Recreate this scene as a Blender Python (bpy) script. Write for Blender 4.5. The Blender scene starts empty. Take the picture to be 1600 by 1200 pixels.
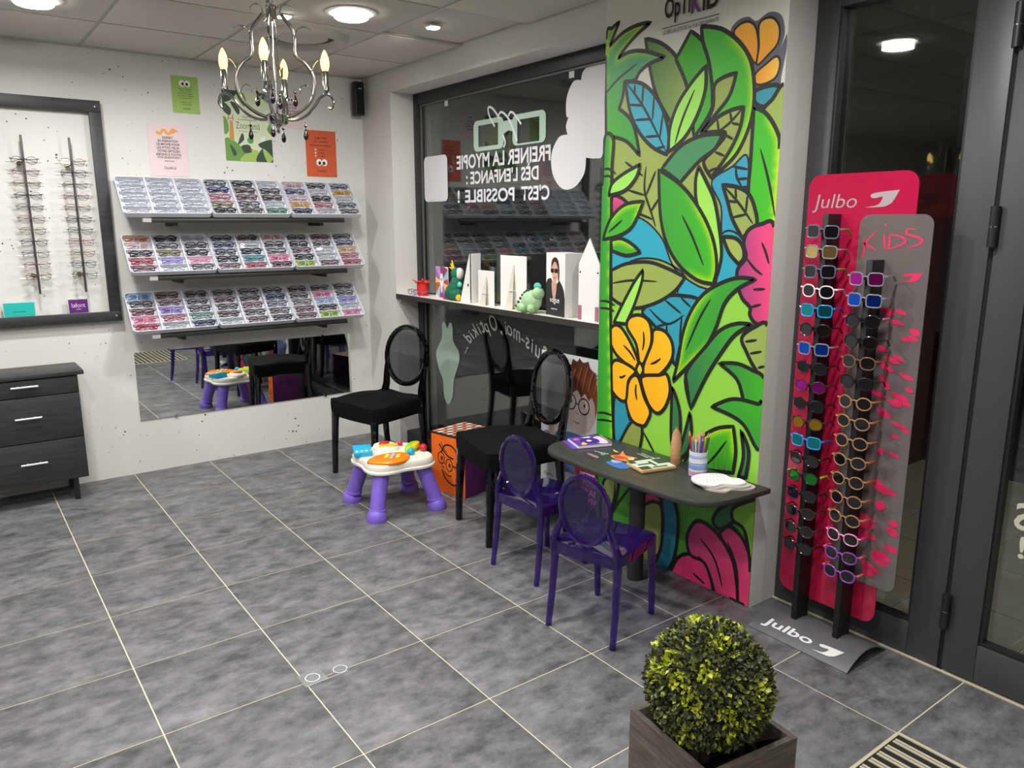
import bpy, bmesh, math, random
from mathutils import Vector, Matrix, geometry
random.seed(7)
SC = bpy.context.scene
COL = SC.collection
PI = math.pi

# ------------------------------------------------------------------ camera
cam_d = bpy.data.cameras.new('camera'); cam = bpy.data.objects.new('camera', cam_d); COL.objects.link(cam)
YAW, PITCH, ROLL = math.radians(36.6103), math.radians(-11.8626), math.radians(-0.033)
fw = Vector((math.sin(YAW) * math.cos(PITCH), math.cos(YAW) * math.cos(PITCH), math.sin(PITCH)))
rt = fw.cross(Vector((0, 0, 1))).normalized(); up = rt.cross(fw)
r2 = math.cos(ROLL) * rt + math.sin(ROLL) * up; u2 = -math.sin(ROLL) * rt + math.cos(ROLL) * up
cam.matrix_world = Matrix(((r2.x, u2.x, -fw.x, -2.4743), (r2.y, u2.y, -fw.y, -5.0485), (r2.z, u2.z, -fw.z, 1.5265), (0, 0, 0, 1)))
cam_d.sensor_width = 36.0; cam_d.lens = 1200.94 / 1600 * 36; cam_d.clip_start = .02
SC.camera = cam
# ------------------------------------------------------------------ world (night outside) and exposure
w = bpy.data.worlds.new('night'); SC.world = w; w.use_nodes = True
w.node_tree.nodes['Background'].inputs[0].default_value = (.010, .011, .013, 1)
w.node_tree.nodes['Background'].inputs[1].default_value = 1
SC.view_settings.view_transform = 'Standard'; SC.view_settings.look = 'None'
SC.view_settings.exposure = 0.18; SC.view_settings.gamma = 1.0; SC.view_settings.use_curve_mapping = False
LAMP_W = 19.0      # one recessed downlight
SPOT_W = 17.0      # one small square ceiling spot

# ------------------------------------------------------------------ materials
def lin(c):
    return tuple((v / 255 / 12.92 if v / 255 <= .04045 else ((v / 255 + .055) / 1.055) ** 2.4) for v in c[:3])
MATS = {}
def M(name, col=(200, 200, 200), rough=.5, metal=0.0, emit=0.0, spec=.5, coat=0.0):
    if name in MATS: return MATS[name]
    m = bpy.data.materials.new(name); m.use_nodes = True
    b = m.node_tree.nodes['Principled BSDF']; c = lin(col)
    b.inputs['Base Color'].default_value = (*c, 1); b.inputs['Roughness'].default_value = rough
    b.inputs['Metallic'].default_value = metal; b.inputs['Specular IOR Level'].default_value = spec
    b.inputs['Coat Weight'].default_value = coat
    if emit: b.inputs['Emission Color'].default_value = (*c, 1); b.inputs['Emission Strength'].default_value = emit
    MATS[name] = m; return m
def nodes(m): return m.node_tree.nodes, m.node_tree.links
def CLEAR(name, tint, diff=None, dmix=0.0, base=.05, k=.8, pw=4, rough=.02, thru=0.0):
    """thin clear plastic / glass: tinted see-through, a little body colour, mirror gloss growing at grazing angles"""
    if name in MATS: return MATS[name]
    m = bpy.data.materials.new(name); m.use_nodes = True; n, l = nodes(m); n.clear()
    out = n.new('ShaderNodeOutputMaterial'); tr = n.new('ShaderNodeBsdfTransparent'); tr.inputs[0].default_value = (*lin(tint), 1)
    gl = n.new('ShaderNodeBsdfGlossy'); gl.inputs['Roughness'].default_value = rough
    lw = n.new('ShaderNodeLayerWeight'); lw.inputs[0].default_value = .5
    p = n.new('ShaderNodeMath'); p.operation = 'POWER'; p.inputs[1].default_value = pw; l.new(lw.outputs['Facing'], p.inputs[0])
    ma = n.new('ShaderNodeMath'); ma.operation = 'MULTIPLY_ADD'; ma.inputs[1].default_value = k; ma.inputs[2].default_value = base
    l.new(p.outputs[0], ma.inputs[0])
    body = tr.outputs[0]
    if dmix:
        df = n.new('ShaderNodeBsdfDiffuse'); df.inputs[0].default_value = (*lin(diff), 1)
        mx = n.new('ShaderNodeMixShader'); mx.inputs[0].default_value = dmix; l.new(tr.outputs[0], mx.inputs[1]); dsrc = df.outputs[0]
        if thru:   # light also glows through the sheet
            tl = n.new('ShaderNodeBsdfTranslucent'); tl.inputs[0].default_value = (*lin(diff), 1); m3 = n.new('ShaderNodeMixShader'); m3.inputs[0].default_value = thru
            l.new(df.outputs[0], m3.inputs[1]); l.new(tl.outputs[0], m3.inputs[2]); dsrc = m3.outputs[0]
        l.new(dsrc, mx.inputs[2]); body = mx.outputs[0]
    m2 = n.new('ShaderNodeMixShader'); l.new(ma.outputs[0], m2.inputs[0]); l.new(body, m2.inputs[1]); l.new(gl.outputs[0], m2.inputs[2])
    l.new(m2.outputs[0], out.inputs[0]); MATS[name] = m; return m
def PAINT(name, rough=.55, attr='col'):
    """flat paint or print whose colours come from the artwork's own vertex colours"""
    if name in MATS: return MATS[name]
    m = bpy.data.materials.new(name); m.use_nodes = True; n, l = nodes(m)
    a = n.new('ShaderNodeVertexColor'); a.layer_name = attr
    l.new(a.outputs[0], n['Principled BSDF'].inputs['Base Color']); n['Principled BSDF'].inputs['Roughness'].default_value = rough
    MATS[name] = m; return m

# ------------------------------------------------------------------ mesh helpers
class MB:
    def __init__(s): s.v = []; s.f = []
    def add(s, vs, fs):
        o = len(s.v); s.v += [tuple(p) for p in vs]; s.f += [tuple(i + o for i in f) for f in fs]; return s
    def hexa(s, p): return s.add(p, [(0, 3, 2, 1), (4, 5, 6, 7), (0, 1, 5, 4), (1, 2, 6, 5), (2, 3, 7, 6), (3, 0, 4, 7)])
    def box(s, x0, x1, y0, y1, z0, z1):
        return s.hexa([(x0, y0, z0), (x1, y0, z0), (x1, y1, z0), (x0, y1, z0), (x0, y0, z1), (x1, y0, z1), (x1, y1, z1), (x0, y1, z1)])
    def tube(s, path, rad, n=8, closed=False, flat=1.0, upv=(0, 0, 1), caps=True, ph=0.0):
        P = [Vector(p) for p in path]; m = len(P)
        R = rad if isinstance(rad, (list, tuple)) else [rad] * m
        vs = []
        for i in range(m):
            a = P[(i - 1) % m] if (closed or i) else P[i]; b = P[(i + 1) % m] if (closed or i < m - 1) else P[i]
            t = (b - a).normalized(); u = Vector(upv)
            if abs(t.dot(u)) > .97: u = Vector((1, 0, 0)) if abs(t.x) < .9 else Vector((0, 1, 0))
            e1 = t.cross(u).normalized(); e2 = e1.cross(t)
            for k in range(n):
                an = 2 * PI * k / n + ph
                vs.append(P[i] + R[i] * (math.cos(an) * e1 + flat * math.sin(an) * e2))
        fs = []
        for i in range(m if closed else m - 1):
            j = (i + 1) % m
            for k in range(n): fs.append((i * n + k, i * n + (k + 1) % n, j * n + (k + 1) % n, j * n + k))
        if caps and not closed: fs += [tuple(range(n - 1, -1, -1)), tuple((m - 1) * n + k for k in range(n))]
        return s.add(vs, fs)
    def cyl(s, p0, p1, r0, r1=None, n=16): return s.tube([p0, p1], [r0, r0 if r1 is None else r1], n)
    def lathe(s, prof, n=20, c=(0, 0, 0), caps=True):
        vs = []; fs = []
        for r, z in prof:
            for k in range(n): a = 2 * PI * k / n; vs.append((c[0] + r * math.cos(a), c[1] + r * math.sin(a), c[2] + z))
        for i in range(len(prof) - 1):
            for k in range(n): fs.append((i * n + k, i * n + (k + 1) % n, (i + 1) * n + (k + 1) % n, (i + 1) * n + k))
        if caps: fs.append(tuple(range(n - 1, -1, -1))); fs.append(tuple((len(prof) - 1) * n + k for k in range(n)))
        return s.add(vs, fs)
    def ball(s, c, r, n=12, m=8, rot=None):
        r = (r, r, r) if not isinstance(r, (tuple, list)) else r; vs = []; fs = []
        for i in range(m + 1):
            th = PI * i / m
            for k in range(n):
                a = 2 * PI * k / n; q = Vector((r[0] * math.sin(th) * math.cos(a), r[1] * math.sin(th) * math.sin(a), r[2] * math.cos(th)))
                if rot: q = rot @ q
                vs.append(Vector(c) + q)
        for i in range(m):
            for k in range(n): fs.append((i * n + k, (i + 1) * n + k, (i + 1) * n + (k + 1) % n, i * n + (k + 1) % n))
        return s.add(vs, fs)
    def prism(s, poly, fn, w0, w1):
        """poly of (u, v); fn(u, v, w) -> xyz; solid between w0 and w1"""
        n = len(poly); vs = [fn(u, v, w0) for u, v in poly] + [fn(u, v, w1) for u, v in poly]
        fs = [tuple(range(n - 1, -1, -1)), tuple(range(n, 2 * n))] + [(i, (i + 1) % n, n + (i + 1) % n, n + i) for i in range(n)]
        return s.add(vs, fs)
    def ribbon(s, pts, wd, fn, closed=False, taper=False):
        """flat brush stroke along 2-D points"""
        P = [Vector(p[:2]) for p in pts]; m = len(P); vs = []; fs = []
        for i in range(m):
            a = P[(i - 1) % m] if (closed or i) else P[i]; b = P[(i + 1) % m] if (closed or i < m - 1) else P[i]
            d = b - a; d = d.normalized() if d.length > 1e-9 else Vector((1, 0)); nn = Vector((-d.y, d.x))
            w_ = wd / 2 * (1 if not taper else max(.15, math.sin(PI * (i + .5) / m) ** .6))
            vs += [fn(*(P[i] + nn * w_)), fn(*(P[i] - nn * w_))]
        for i in range(m if closed else m - 1):
            j = (i + 1) % m; fs.append((2 * i, 2 * j, 2 * j + 1, 2 * i + 1))
        return s.add(vs, fs)
    def mesh(s, name, smooth=40, bevel=0):
        me = bpy.data.meshes.new(name); me.from_pydata([tuple(p) for p in s.v], [], s.f)
        bm = bmesh.new(); bm.from_mesh(me); bmesh.ops.recalc_face_normals(bm, faces=bm.faces)
        if bevel:
            ed = [e for e in bm.edges if len(e.link_faces) == 2 and e.calc_face_angle(0) > .6]
            bmesh.ops.bevel(bm, geom=ed, offset=bevel, segments=2, profile=.5, affect='EDGES', clamp_overlap=True)
        bm.to_mesh(me); bm.free()
        if smooth: me.shade_smooth(); me.set_sharp_from_angle(angle=math.radians(smooth))
        return me
    def build(s, name, mat, parent=None, smooth=40, bevel=0): return link(name, s.mesh(name, smooth, bevel), mat, parent)
def link(name, me, mat=None, parent=None):
    o = bpy.data.objects.new(name, me); COL.objects.link(o)
    if mat is not None and not me.materials: me.materials.append(mat)
    if parent is not None: o.parent = parent
    return o
def use_mat(o, mat):
    o.material_slots[0].link = 'OBJECT'; o.material_slots[0].material = mat
def tag(o, label, cat, group=None):
    o['label'] = label; o['category'] = cat
    if group: o['group'] = group
    return o
def thing(name, label, cat, loc=(0, 0, 0), rz=0.0, group=None, rot=None):
    o = bpy.data.objects.new(name, None); COL.objects.link(o); o.empty_display_size = .05
    o.location = loc; o.rotation_euler = rot or (0, 0, rz); return tag(o, label, cat, group)
def struct(o): o['kind'] = 'structure'; return o
def smooth2(pts, closed=True, seg=6):
    """Catmull-Rom through 2-D points; a third element marks a sharp corner"""
    n = len(pts); out = []
    rng = n if closed else n - 1
    for i in range(rng):
        p1 = pts[i]; p2 = pts[(i + 1) % n]
        p0 = pts[(i - 1) % n] if (closed or i) else p1; p3 = pts[(i + 2) % n] if (closed or i < n - 2) else p2
        a, b = Vector(p1[:2]), Vector(p2[:2])
        t1 = (b - a) * .5 if len(p1) > 2 else (b - Vector(p0[:2])) * .5
        t2 = (b - a) * .5 if len(p2) > 2 else (Vector(p3[:2]) - a) * .5
        for k in range(seg):
            t = k / seg; h = 2 * t ** 3 - 3 * t * t + 1
            out.append(tuple(h * a + (t ** 3 - 2 * t * t + t) * t1 + (1 - h) * b + (t ** 3 - t * t) * t2))
    if not closed: out.append(tuple(pts[-1][:2]))
    return out
def fill_mesh(name, poly, fn, colfn, grid=.014):
    """flat painted area: constrained triangulation with inner points, colours per vertex"""
    P = [Vector(p) for p in poly]; n = len(P)
    xs = [p.x for p in P]; ys = [p.y for p in P]; inner = []
    if grid:
        nx = int((max(xs) - min(xs)) / grid); ny = int((max(ys) - min(ys)) / grid)
        for i in range(1, nx + 1):
            for j in range(1, ny + 1):
                x, y = min(xs) + i * grid, min(ys) + j * grid; c = False
                for k in range(n):
                    a, b = P[k], P[k - 1]
                    if (a.y > y) != (b.y > y) and x < (b.x - a.x) * (y - a.y) / (b.y - a.y) + a.x: c = not c
                if c: inner.append(Vector((x, y)))
    vs, es, fs, *_ = geometry.delaunay_2d_cdt(P + inner, [], [list(range(n))], 1, 1e-6)
    me = bpy.data.meshes.new(name); me.from_pydata([fn(v.x, v.y) for v in vs], [], [tuple(f) for f in fs])
    ca = me.color_attributes.new('col', 'FLOAT_COLOR', 'POINT')
    for i, v in enumerate(vs): ca.data[i].color = (*lin(colfn(v.x, v.y)), 1)
    return me
def mixc(a, b, t): t = max(0, min(1, t)); return tuple(x + (y - x) * t for x, y in zip(a, b))
def text_mesh(s, wd, ht, bold=0.0, shear=0.0, align=None, narrow=None):
    """lettering fitted into a wd x ht box, lower left corner at 0,0"""
    cu = bpy.data.curves.new('lettering', 'FONT'); cu.body = s; cu.offset = bold; cu.shear = shear; cu.resolution_u = 3
    if align: cu.align_x = align
    o = bpy.data.objects.new('lettering', cu); COL.objects.link(o)
    dg = bpy.context.evaluated_depsgraph_get(); me = bpy.data.meshes.new_from_object(o.evaluated_get(dg))
    bpy.data.objects.remove(o); bpy.data.curves.remove(cu)
    xs = [v.co.x for v in me.vertices]; ys = [v.co.y for v in me.vertices]
    x0, y0 = min(xs), min(ys); sx = wd / (max(xs) - x0); sy = ht / (max(ys) - y0)
    for v in me.vertices: v.co = ((v.co.x - x0) * sx, (v.co.y - y0) * sy, 0)
    return me
def lettering(s, wd, ht, fn, mat, parent, bold=.01, shear=0.0, align=None, name='lettering'):
    me = text_mesh(s, wd, ht, bold, shear, align)
    for v in me.vertices: v.co = fn(v.co.x, v.co.y)
    return link(name, me, mat, parent)
def ellipse(cx, cy, rx, ry, n=20): return [(cx + rx * math.cos(2 * PI * k / n), cy + ry * math.sin(2 * PI * k / n)) for k in range(n)]
def rrect(x0, x1, y0, y1, r, n=5):
    out = []
    for cx, cy, a0 in ((x1 - r, y1 - r, 0), (x0 + r, y1 - r, 90), (x0 + r, y0 + r, 180), (x1 - r, y0 + r, 270)):
        for k in range(n + 1): a = math.radians(a0 + 90 * k / n); out.append((cx + r * math.cos(a), cy + r * math.sin(a)))
    return out
BLACK = M('black_paint', (22, 21, 22), .5)
INK = M('black_ink', (30, 28, 30), .6)
CHROME = M('chrome', (190, 188, 190), .12, 1.0)
WHITEP = M('white_plastic', (232, 232, 234), .35)
# traced artwork outlines in metres: (y, z) on the wall / window plane
MURAL = [
 ('base_coat','f',[(-2.415,1.905),(-2.41,2.068),(-2.546,2.11),(-2.714,2.062),(-2.829,2.156),(-2.893,2.193),(-2.987,2.177),(-3.168,2.092),(-3.202,2.011),(-3.25,1.917),(-3.325,1.994),(-3.325,1.255),(-2.41,1.182)],(152, 172, 82),(152, 172, 82),(0, 0),0,None),
 ('base_coat','f',[(-2.41,1.212),(-3.325,1.277),(-3.325,0.827),(-3.325,0.505),(-3.05,0.453),(-2.41,0.499)],(140, 205, 66),(140, 205, 66),(0, 0),0,None),
 ('base_coat','f',[(-2.41,0.378),(-3.325,0.505),(-3.325,0.465),(-3.325,0.004),(-3.229,0.007),(-2.916,0.003),(-2.819,0.005),(-2.41,0.003)],(98, 170, 60),(60, 140, 50),(0, 1),0,None),
 ('leaf','f',[(-2.646,2.271,1),(-2.741,2.234),(-2.829,2.162),(-2.901,2.05),(-2.915,1.953),(-2.8,1.928,1),(-2.725,2.03),(-2.684,2.129)],(75, 125, 60),(152, 172, 82),(1, 0),1,None),
 ('leaf','f',[(-2.889,2.255,1),(-2.951,2.206),(-2.994,2.13),(-3.017,2.023),(-3.003,1.943),(-2.929,1.855,1),(-2.886,2.04),(-2.817,2.164,1)],(58, 172, 28),(66, 170, 50),(1, 0),1,None),
 ('flower_back','f',[(-3.082,2.211),(-3.107,2.25),(-3.156,2.255),(-3.192,2.234),(-3.244,2.253),(-3.294,2.233),(-3.313,2.175),(-3.3,2.125,1),(-3.322,2.169,1),(-3.325,2.126),(-3.311,2.028),(-3.305,1.981),(-3.25,1.917),(-3.2,1.944),(-3.2,2.033),(-3.166,2.12)],(86, 88, 98),(100, 104, 116),(0, 0),0,None),
 ('leaf','f',[(-3.203,1.994),(-3.283,2.005),(-3.305,1.984),(-3.252,1.936),(-3.206,1.955)],(52, 130, 150),(38, 160, 182),(0, 0),1,None),
 ('petal','f',[(-3.096,2.206),(-3.119,2.235),(-3.161,2.237),(-3.193,2.207),(-3.207,2.14),(-3.197,2.09),(-3.161,2.137)],(236, 150, 22),(250, 185, 60),(0, -1),0.5,None),
 ('petal','f',[(-3.205,2.221),(-3.252,2.234),(-3.288,2.2),(-3.288,2.145),(-3.249,2.109),(-3.205,2.084),(-3.209,2.145)],(236, 150, 22),(250, 190, 70),(0, -1),0.5,None),
 ('petal','f',[(-3.202,2.054),(-3.244,2.081),(-3.286,2.1),(-3.302,2.072),(-3.287,2.029),(-3.236,2.013),(-3.203,2.021)],(236, 150, 22),(250, 200, 80),(1, 0),0.5,None),
 ('leaf','f',[(-2.94,2.263,1),(-3.036,2.236),(-3.12,2.177),(-3.174,2.108),(-3.198,2.022),(-3.201,1.933),(-3.179,1.851),(-3.128,1.769),(-3.027,1.695,1),(-3.014,1.824),(-3.01,2.001),(-2.987,2.12),(-2.951,2.206)],(58, 172, 28),(80, 185, 70),(-1, 0),1,'r'),
 ('leaf','f',[(-3.117,2.069,1),(-3.055,2.061),(-3.016,2.035),(-3.014,1.954),(-2.961,1.864,1),(-3.027,1.929),(-3.09,1.991)],(140, 160, 75),(152, 172, 82),(0, 0),1,None),
 ('leaf','f',[(-3.158,1.944,1),(-3.101,1.939),(-3.035,1.917),(-2.972,1.869,1),(-3.081,1.86),(-3.042,1.81),(-2.983,1.76),(-3.023,1.698,1),(-3.077,1.755),(-3.121,1.816),(-3.149,1.877)],(152, 172, 82),(140, 150, 60),(0, 1),1,None),
 ('leaf','l',[(-3.158,1.944),(-3.097,1.893),(-3.039,1.864)],None,None,(0, 0),1,None),
 ('leaf','l',[(-3.039,1.913),(-3.05,1.866)],None,None,(0, 0),1,None),
 ('leaf','l',[(-3.098,1.933),(-3.108,1.895)],None,None,(0, 0),1,None),
 ('leaf','l',[(-3.108,1.892),(-3.145,1.883)],None,None,(0, 0),1,None),
 ('leaf','l',[(-3.077,1.854),(-3.119,1.833)],None,None,(0, 0),1,None),
 ('leaf','l',[(-3.036,1.793),(-3.083,1.775)],None,None,(0, 0),1,None),
 ('leaf','l',[(-2.998,1.717),(-3.048,1.733)],None,None,(0, 0),1,None),
 ('leaf','f',[(-2.41,2.307),(-2.449,2.348),(-2.49,2.364,1),(-2.465,2.326),(-2.432,2.275,1),(-2.509,2.315),(-2.593,2.331),(-2.674,2.327,1),(-2.604,2.298),(-2.531,2.254),(-2.489,2.219,1),(-2.56,2.233),(-2.644,2.222),(-2.759,2.18,1),(-2.673,2.168),(-2.62,2.144),(-2.593,2.116),(-2.531,2.118,1),(-2.524,2.061),(-2.502,2.011,1),(-2.562,1.971),(-2.602,1.915),(-2.636,1.804,1),(-2.547,1.874),(-2.425,1.904,1)],(62, 170, 32),(52, 140, 150),(0.7, -0.7),1,'t'),
 ('leaf','l',[(-2.414,2.081),(-2.487,2.131),(-2.6,2.179)],None,None,(0, 0),1,None),
 ('leaf','f',[(-2.536,2.118,1),(-2.631,2.098),(-2.706,2.045),(-2.763,1.969),(-2.797,1.872),(-2.79,1.799,1),(-2.708,1.835),(-2.631,1.899),(-2.571,1.99)],(60, 178, 205),(38, 160, 182),(0, 0),1,None),
 ('leaf','l',[(-2.541,2.114),(-2.655,1.994),(-2.79,1.804)],None,None,(0, 0),1,None),
 ('leaf','l',[(-2.645,2.097),(-2.64,2.011)],None,None,(0, 0),1,None),
 ('leaf','l',[(-2.707,2.038),(-2.703,1.944)],None,None,(0, 0),1,None),
 ('leaf','l',[(-2.759,1.963),(-2.747,1.864)],None,None,(0, 0),1,None),
 ('leaf','l',[(-2.564,2.02),(-2.649,2.007)],None,None,(0, 0),1,None),
 ('leaf','l',[(-2.601,1.954),(-2.698,1.948)],None,None,(0, 0),1,None),
 ('leaf','l',[(-2.665,1.88),(-2.742,1.877)],None,None,(0, 0),1,None),
 ('leaf','l',[(-2.726,1.827),(-2.779,1.833)],None,None,(0, 0),1,None),
 ('leaf','l',[(-2.594,2.097),(-2.596,2.058)],None,None,(0, 0),1,None),
 ('leaf','f',[(-2.972,2.116,1),(-2.908,2.067),(-2.839,1.992),(-2.801,1.903),(-2.798,1.808,1),(-2.88,1.859),(-2.94,1.938),(-2.974,2.029)],(150, 222, 80),(165, 235, 100),(0, 0),1,None),
 ('leaf','l',[(-2.922,2.036),(-2.867,1.934),(-2.831,1.838)],None,None,(0, 0),1,None),
 ('leaf','f',[(-3.069,1.858,1),(-2.961,1.858),(-2.857,1.824),(-2.765,1.745,1),(-2.867,1.685,1),(-2.959,1.762),(-3.035,1.805)],(58, 138, 80),(66, 146, 90),(0, 0),1,None),
 ('leaf','f',[(-3.325,1.994),(-3.281,1.957),(-3.244,1.918),(-3.295,1.857),(-3.325,1.8)],(152, 172, 82),(150, 180, 80),(0, 0),1,None),
 ('sky_patch','f',[(-3.028,1.682),(-3.123,1.734),(-3.185,1.771),(-3.203,1.661),(-3.212,1.538),(-3.186,1.473),(-3.096,1.472),(-3.08,1.587)],(38, 160, 182),(46, 150, 185),(0, 0),0.5,None),
 ('leaf','l',[(-3.141,1.739),(-3.144,1.698),(-3.172,1.656)],None,None,(0, 0),1,None),
 ('leaf','l',[(-3.123,1.734),(-3.196,1.719)],None,None,(0, 0),1,None),
 ('leaf','l',[(-3.148,1.686),(-3.199,1.687)],None,None,(0, 0),1,None),
 ('leaf','l',[(-3.165,1.656),(-3.201,1.655)],None,None,(0, 0),1,None),
 ('sky_patch','f',[(-2.472,1.463),(-2.57,1.541),(-2.667,1.54),(-2.781,1.461),(-2.868,1.331),(-3.063,1.271),(-3.088,1.478),(-3.186,1.467),(-3.233,1.319),(-3.004,1.177),(-2.882,1.233),(-2.913,1.307),(-2.859,1.344),(-2.759,1.373),(-2.637,1.369),(-2.477,1.32)],(38, 160, 182),(38, 165, 190),(0, 0),0.5,None),
 ('leaf','f',[(-3.204,1.938,1),(-3.258,1.911),(-3.309,1.845),(-3.325,1.783),(-3.325,1.577),(-3.325,1.374,1),(-3.275,1.428),(-3.218,1.521),(-3.202,1.638),(-3.204,1.753)],(60, 190, 20),(58, 172, 28),(0, 0),1,'r'),
 ('leaf','l',[(-3.243,1.79),(-3.273,1.715),(-3.3,1.635),(-3.325,1.544)],None,None,(0, 0),1,None),
 ('leaf','l',[(-2.675,1.759),(-2.671,1.661),(-2.712,1.573),(-2.743,1.507)],None,None,(0, 0),1,None),
 ('leaf','l',[(-2.575,1.664),(-2.672,1.641)],None,None,(0, 0),1,None),
 ('leaf','l',[(-2.681,1.64),(-2.731,1.737)],None,None,(0, 0),1,None),
 ('leaf','l',[(-2.712,1.573),(-2.755,1.625)],None,None,(0, 0),1,None),
 ('leaf','l',[(-2.628,1.568),(-2.723,1.54)],None,None,(0, 0),1,None),
 ('leaf','l',[(-2.55,1.786),(-2.658,1.721)],None,None,(0, 0),1,None),
 ('petal','f',[(-2.476,1.639),(-2.537,1.631),(-2.573,1.599),(-2.509,1.572),(-2.479,1.548)],(238, 66, 122),(150, 55, 120),(0, 1),1,None),
 ('leaf','f',[(-2.96,1.743,1),(-3.004,1.68),(-3.048,1.606),(-3.079,1.496),(-3.095,1.398),(-3.076,1.31,1),(-3.06,1.434),(-3.014,1.527),(-2.962,1.595),(-2.948,1.683)],(150, 222, 80),(165, 225, 90),(0, 0),1,None),
 ('leaf','f',[(-2.749,1.742,1),(-2.856,1.686),(-2.936,1.621),(-3.014,1.527),(-3.06,1.434),(-3.075,1.348),(-3.062,1.287,1),(-2.98,1.298),(-2.884,1.352),(-2.809,1.441),(-2.767,1.56)],(60, 185, 20),(50, 150, 50),(-1, 0.4),1,'r'),
 ('leaf','l',[(-2.885,1.555),(-2.945,1.47),(-3.009,1.357)],None,None,(0, 0),1,None),
 ('leaf','f',[(-3.082,1.668,1),(-3.15,1.657),(-3.203,1.632),(-3.235,1.579),(-3.247,1.515),(-3.186,1.47,1),(-3.137,1.539),(-3.11,1.605)],(152, 172, 82),(140, 160, 75),(0, 0),1,None),
 ('leaf','l',[(-3.086,1.665),(-3.162,1.598),(-3.232,1.521)],None,None,(0, 0),1,None),
 ('leaf','l',[(-3.143,1.654),(-3.15,1.613)],None,None,(0, 0),1,None),
 ('leaf','l',[(-3.109,1.608),(-3.154,1.601)],None,None,(0, 0),1,None),
 ('leaf','l',[(-3.2,1.626),(-3.197,1.562)],None,None,(0, 0),1,None),
 ('leaf','l',[(-3.136,1.545),(-3.201,1.556)],None,None,(0, 0),1,None),
 ('leaf','f',[(-3.096,1.472,1),(-3.157,1.467),(-3.192,1.437),(-3.2,1.396),(-3.179,1.369,1),(-3.131,1.411)],(152, 172, 82),(160, 180, 80),(0, 0),1,None),
 ('petal','f',[(-3.325,1.509),(-3.268,1.52),(-3.213,1.497),(-3.196,1.449),(-3.21,1.396),(-3.176,1.352),(-3.177,1.303),(-3.202,1.244),(-3.242,1.21),(-3.244,1.18),(-3.275,1.151),(-3.325,1.164),(-3.325,1.266)],(238, 66, 122),(150, 55, 120),(-1, 0.3),1,None),
 ('leaf','l',[(-3.21,1.396),(-3.252,1.356),(-3.289,1.334)],None,None,(0, 0),1,None),
 ('leaf','l',[(-3.276,1.454),(-3.297,1.416),(-3.313,1.376)],None,None,(0, 0),1,None),
 ('leaf','l',[(-3.251,1.278),(-3.304,1.283)],None,None,(0, 0),1,None),
 ('leaf','l',[(-3.242,1.209),(-3.291,1.225)],None,None,(0, 0),1,None),
 ('sky_patch','f',[(-2.685,1.148),(-2.812,1.218),(-2.917,1.229),(-2.994,1.215),(-2.94,1.138),(-2.911,1.034),(-2.882,0.934),(-2.841,1.025),(-2.745,1.098)],(38, 160, 182),(35, 145, 165),(0, 0),1,None),
 ('leaf','l',[(-2.723,1.159),(-2.828,1.103),(-2.922,1.15)],None,None,(0, 0),1,None),
 ('leaf','l',[(-2.813,1.204),(-2.904,1.155)],None,None,(0, 0),1,None),
 ('leaf','l',[(-2.9,1.221),(-2.954,1.186)],None,None,(0, 0),1,None),
 ('leaf','l',[(-2.773,1.087),(-2.828,1.103)],None,None,(0, 0),1,None),
 ('leaf','l',[(-2.909,1.148),(-2.903,1.033)],None,None,(0, 0),1,None),
 ('leaf','l',[(-2.828,1.103),(-2.83,1.052)],None,None,(0, 0),1,None),
 ('leaf','f',[(-2.483,1.313,1),(-2.579,1.347),(-2.713,1.359),(-2.824,1.336),(-2.917,1.306,1),(-2.864,1.245),(-2.768,1.19),(-2.646,1.155),(-2.546,1.165),(-2.488,1.189,1)],(152, 172, 82),(145, 165, 75),(0, 0),1,None),
 ('leaf','l',[(-2.49,1.255),(-2.611,1.275),(-2.764,1.279)],None,None,(0, 0),1,None),
 ('leaf','f',[(-2.679,1.324,1),(-2.631,1.271),(-2.566,1.174),(-2.508,1.077,1),(-2.585,1.078,1),(-2.636,1.172),(-2.675,1.273)],(150, 222, 80),(165, 230, 100),(0, 0),1,None),
 ('leaf','f',[(-3.261,1.317,1),(-3.182,1.318),(-3.101,1.293),(-3.016,1.243),(-2.955,1.166),(-2.918,1.069),(-2.899,0.95),(-2.875,0.86,1),(-2.976,0.962),(-3.046,1.038),(-3.089,1.12),(-3.122,1.213),(-3.178,1.273)],(58, 180, 20),(45, 130, 60),(0.8, 0.5),1,'l'),
 ('leaf','l',[(-3.054,1.226),(-2.999,1.137),(-2.939,1.004)],None,None,(0, 0),1,None),
 ('leaf','f',[(-3.214,1.09),(-3.269,1.137),(-3.325,1.146),(-3.325,0.951),(-3.281,0.981),(-3.24,1.037)],(152, 172, 82),(140, 165, 75),(0, 0),1,None),
 ('leaf','l',[(-3.23,1.076),(-3.283,1.089)],None,None,(0, 0),1,None),
 ('leaf','l',[(-3.255,1.033),(-3.308,1.048)],None,None,(0, 0),1,None),
 ('leaf','l',[(-3.295,0.983),(-3.325,0.994)],None,None,(0, 0),1,None),
 ('leaf','f',[(-3.257,1.146,1),(-3.183,1.099),(-3.127,1.028),(-3.054,0.913),(-2.98,0.761,1),(-2.945,0.903),(-3.046,1.038),(-3.113,1.11),(-3.188,1.142)],(60, 175, 35),(45, 120, 65),(-1, 0.3),1,None),
 ('leaf','f',[(-3.113,0.975,1),(-3.199,0.986),(-3.267,0.972),(-3.325,0.947),(-3.325,0.845),(-3.291,0.841),(-3.239,0.847,1),(-3.203,0.924)],(62, 180, 25),(50, 130, 60),(-1, 0),1,None),
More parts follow.
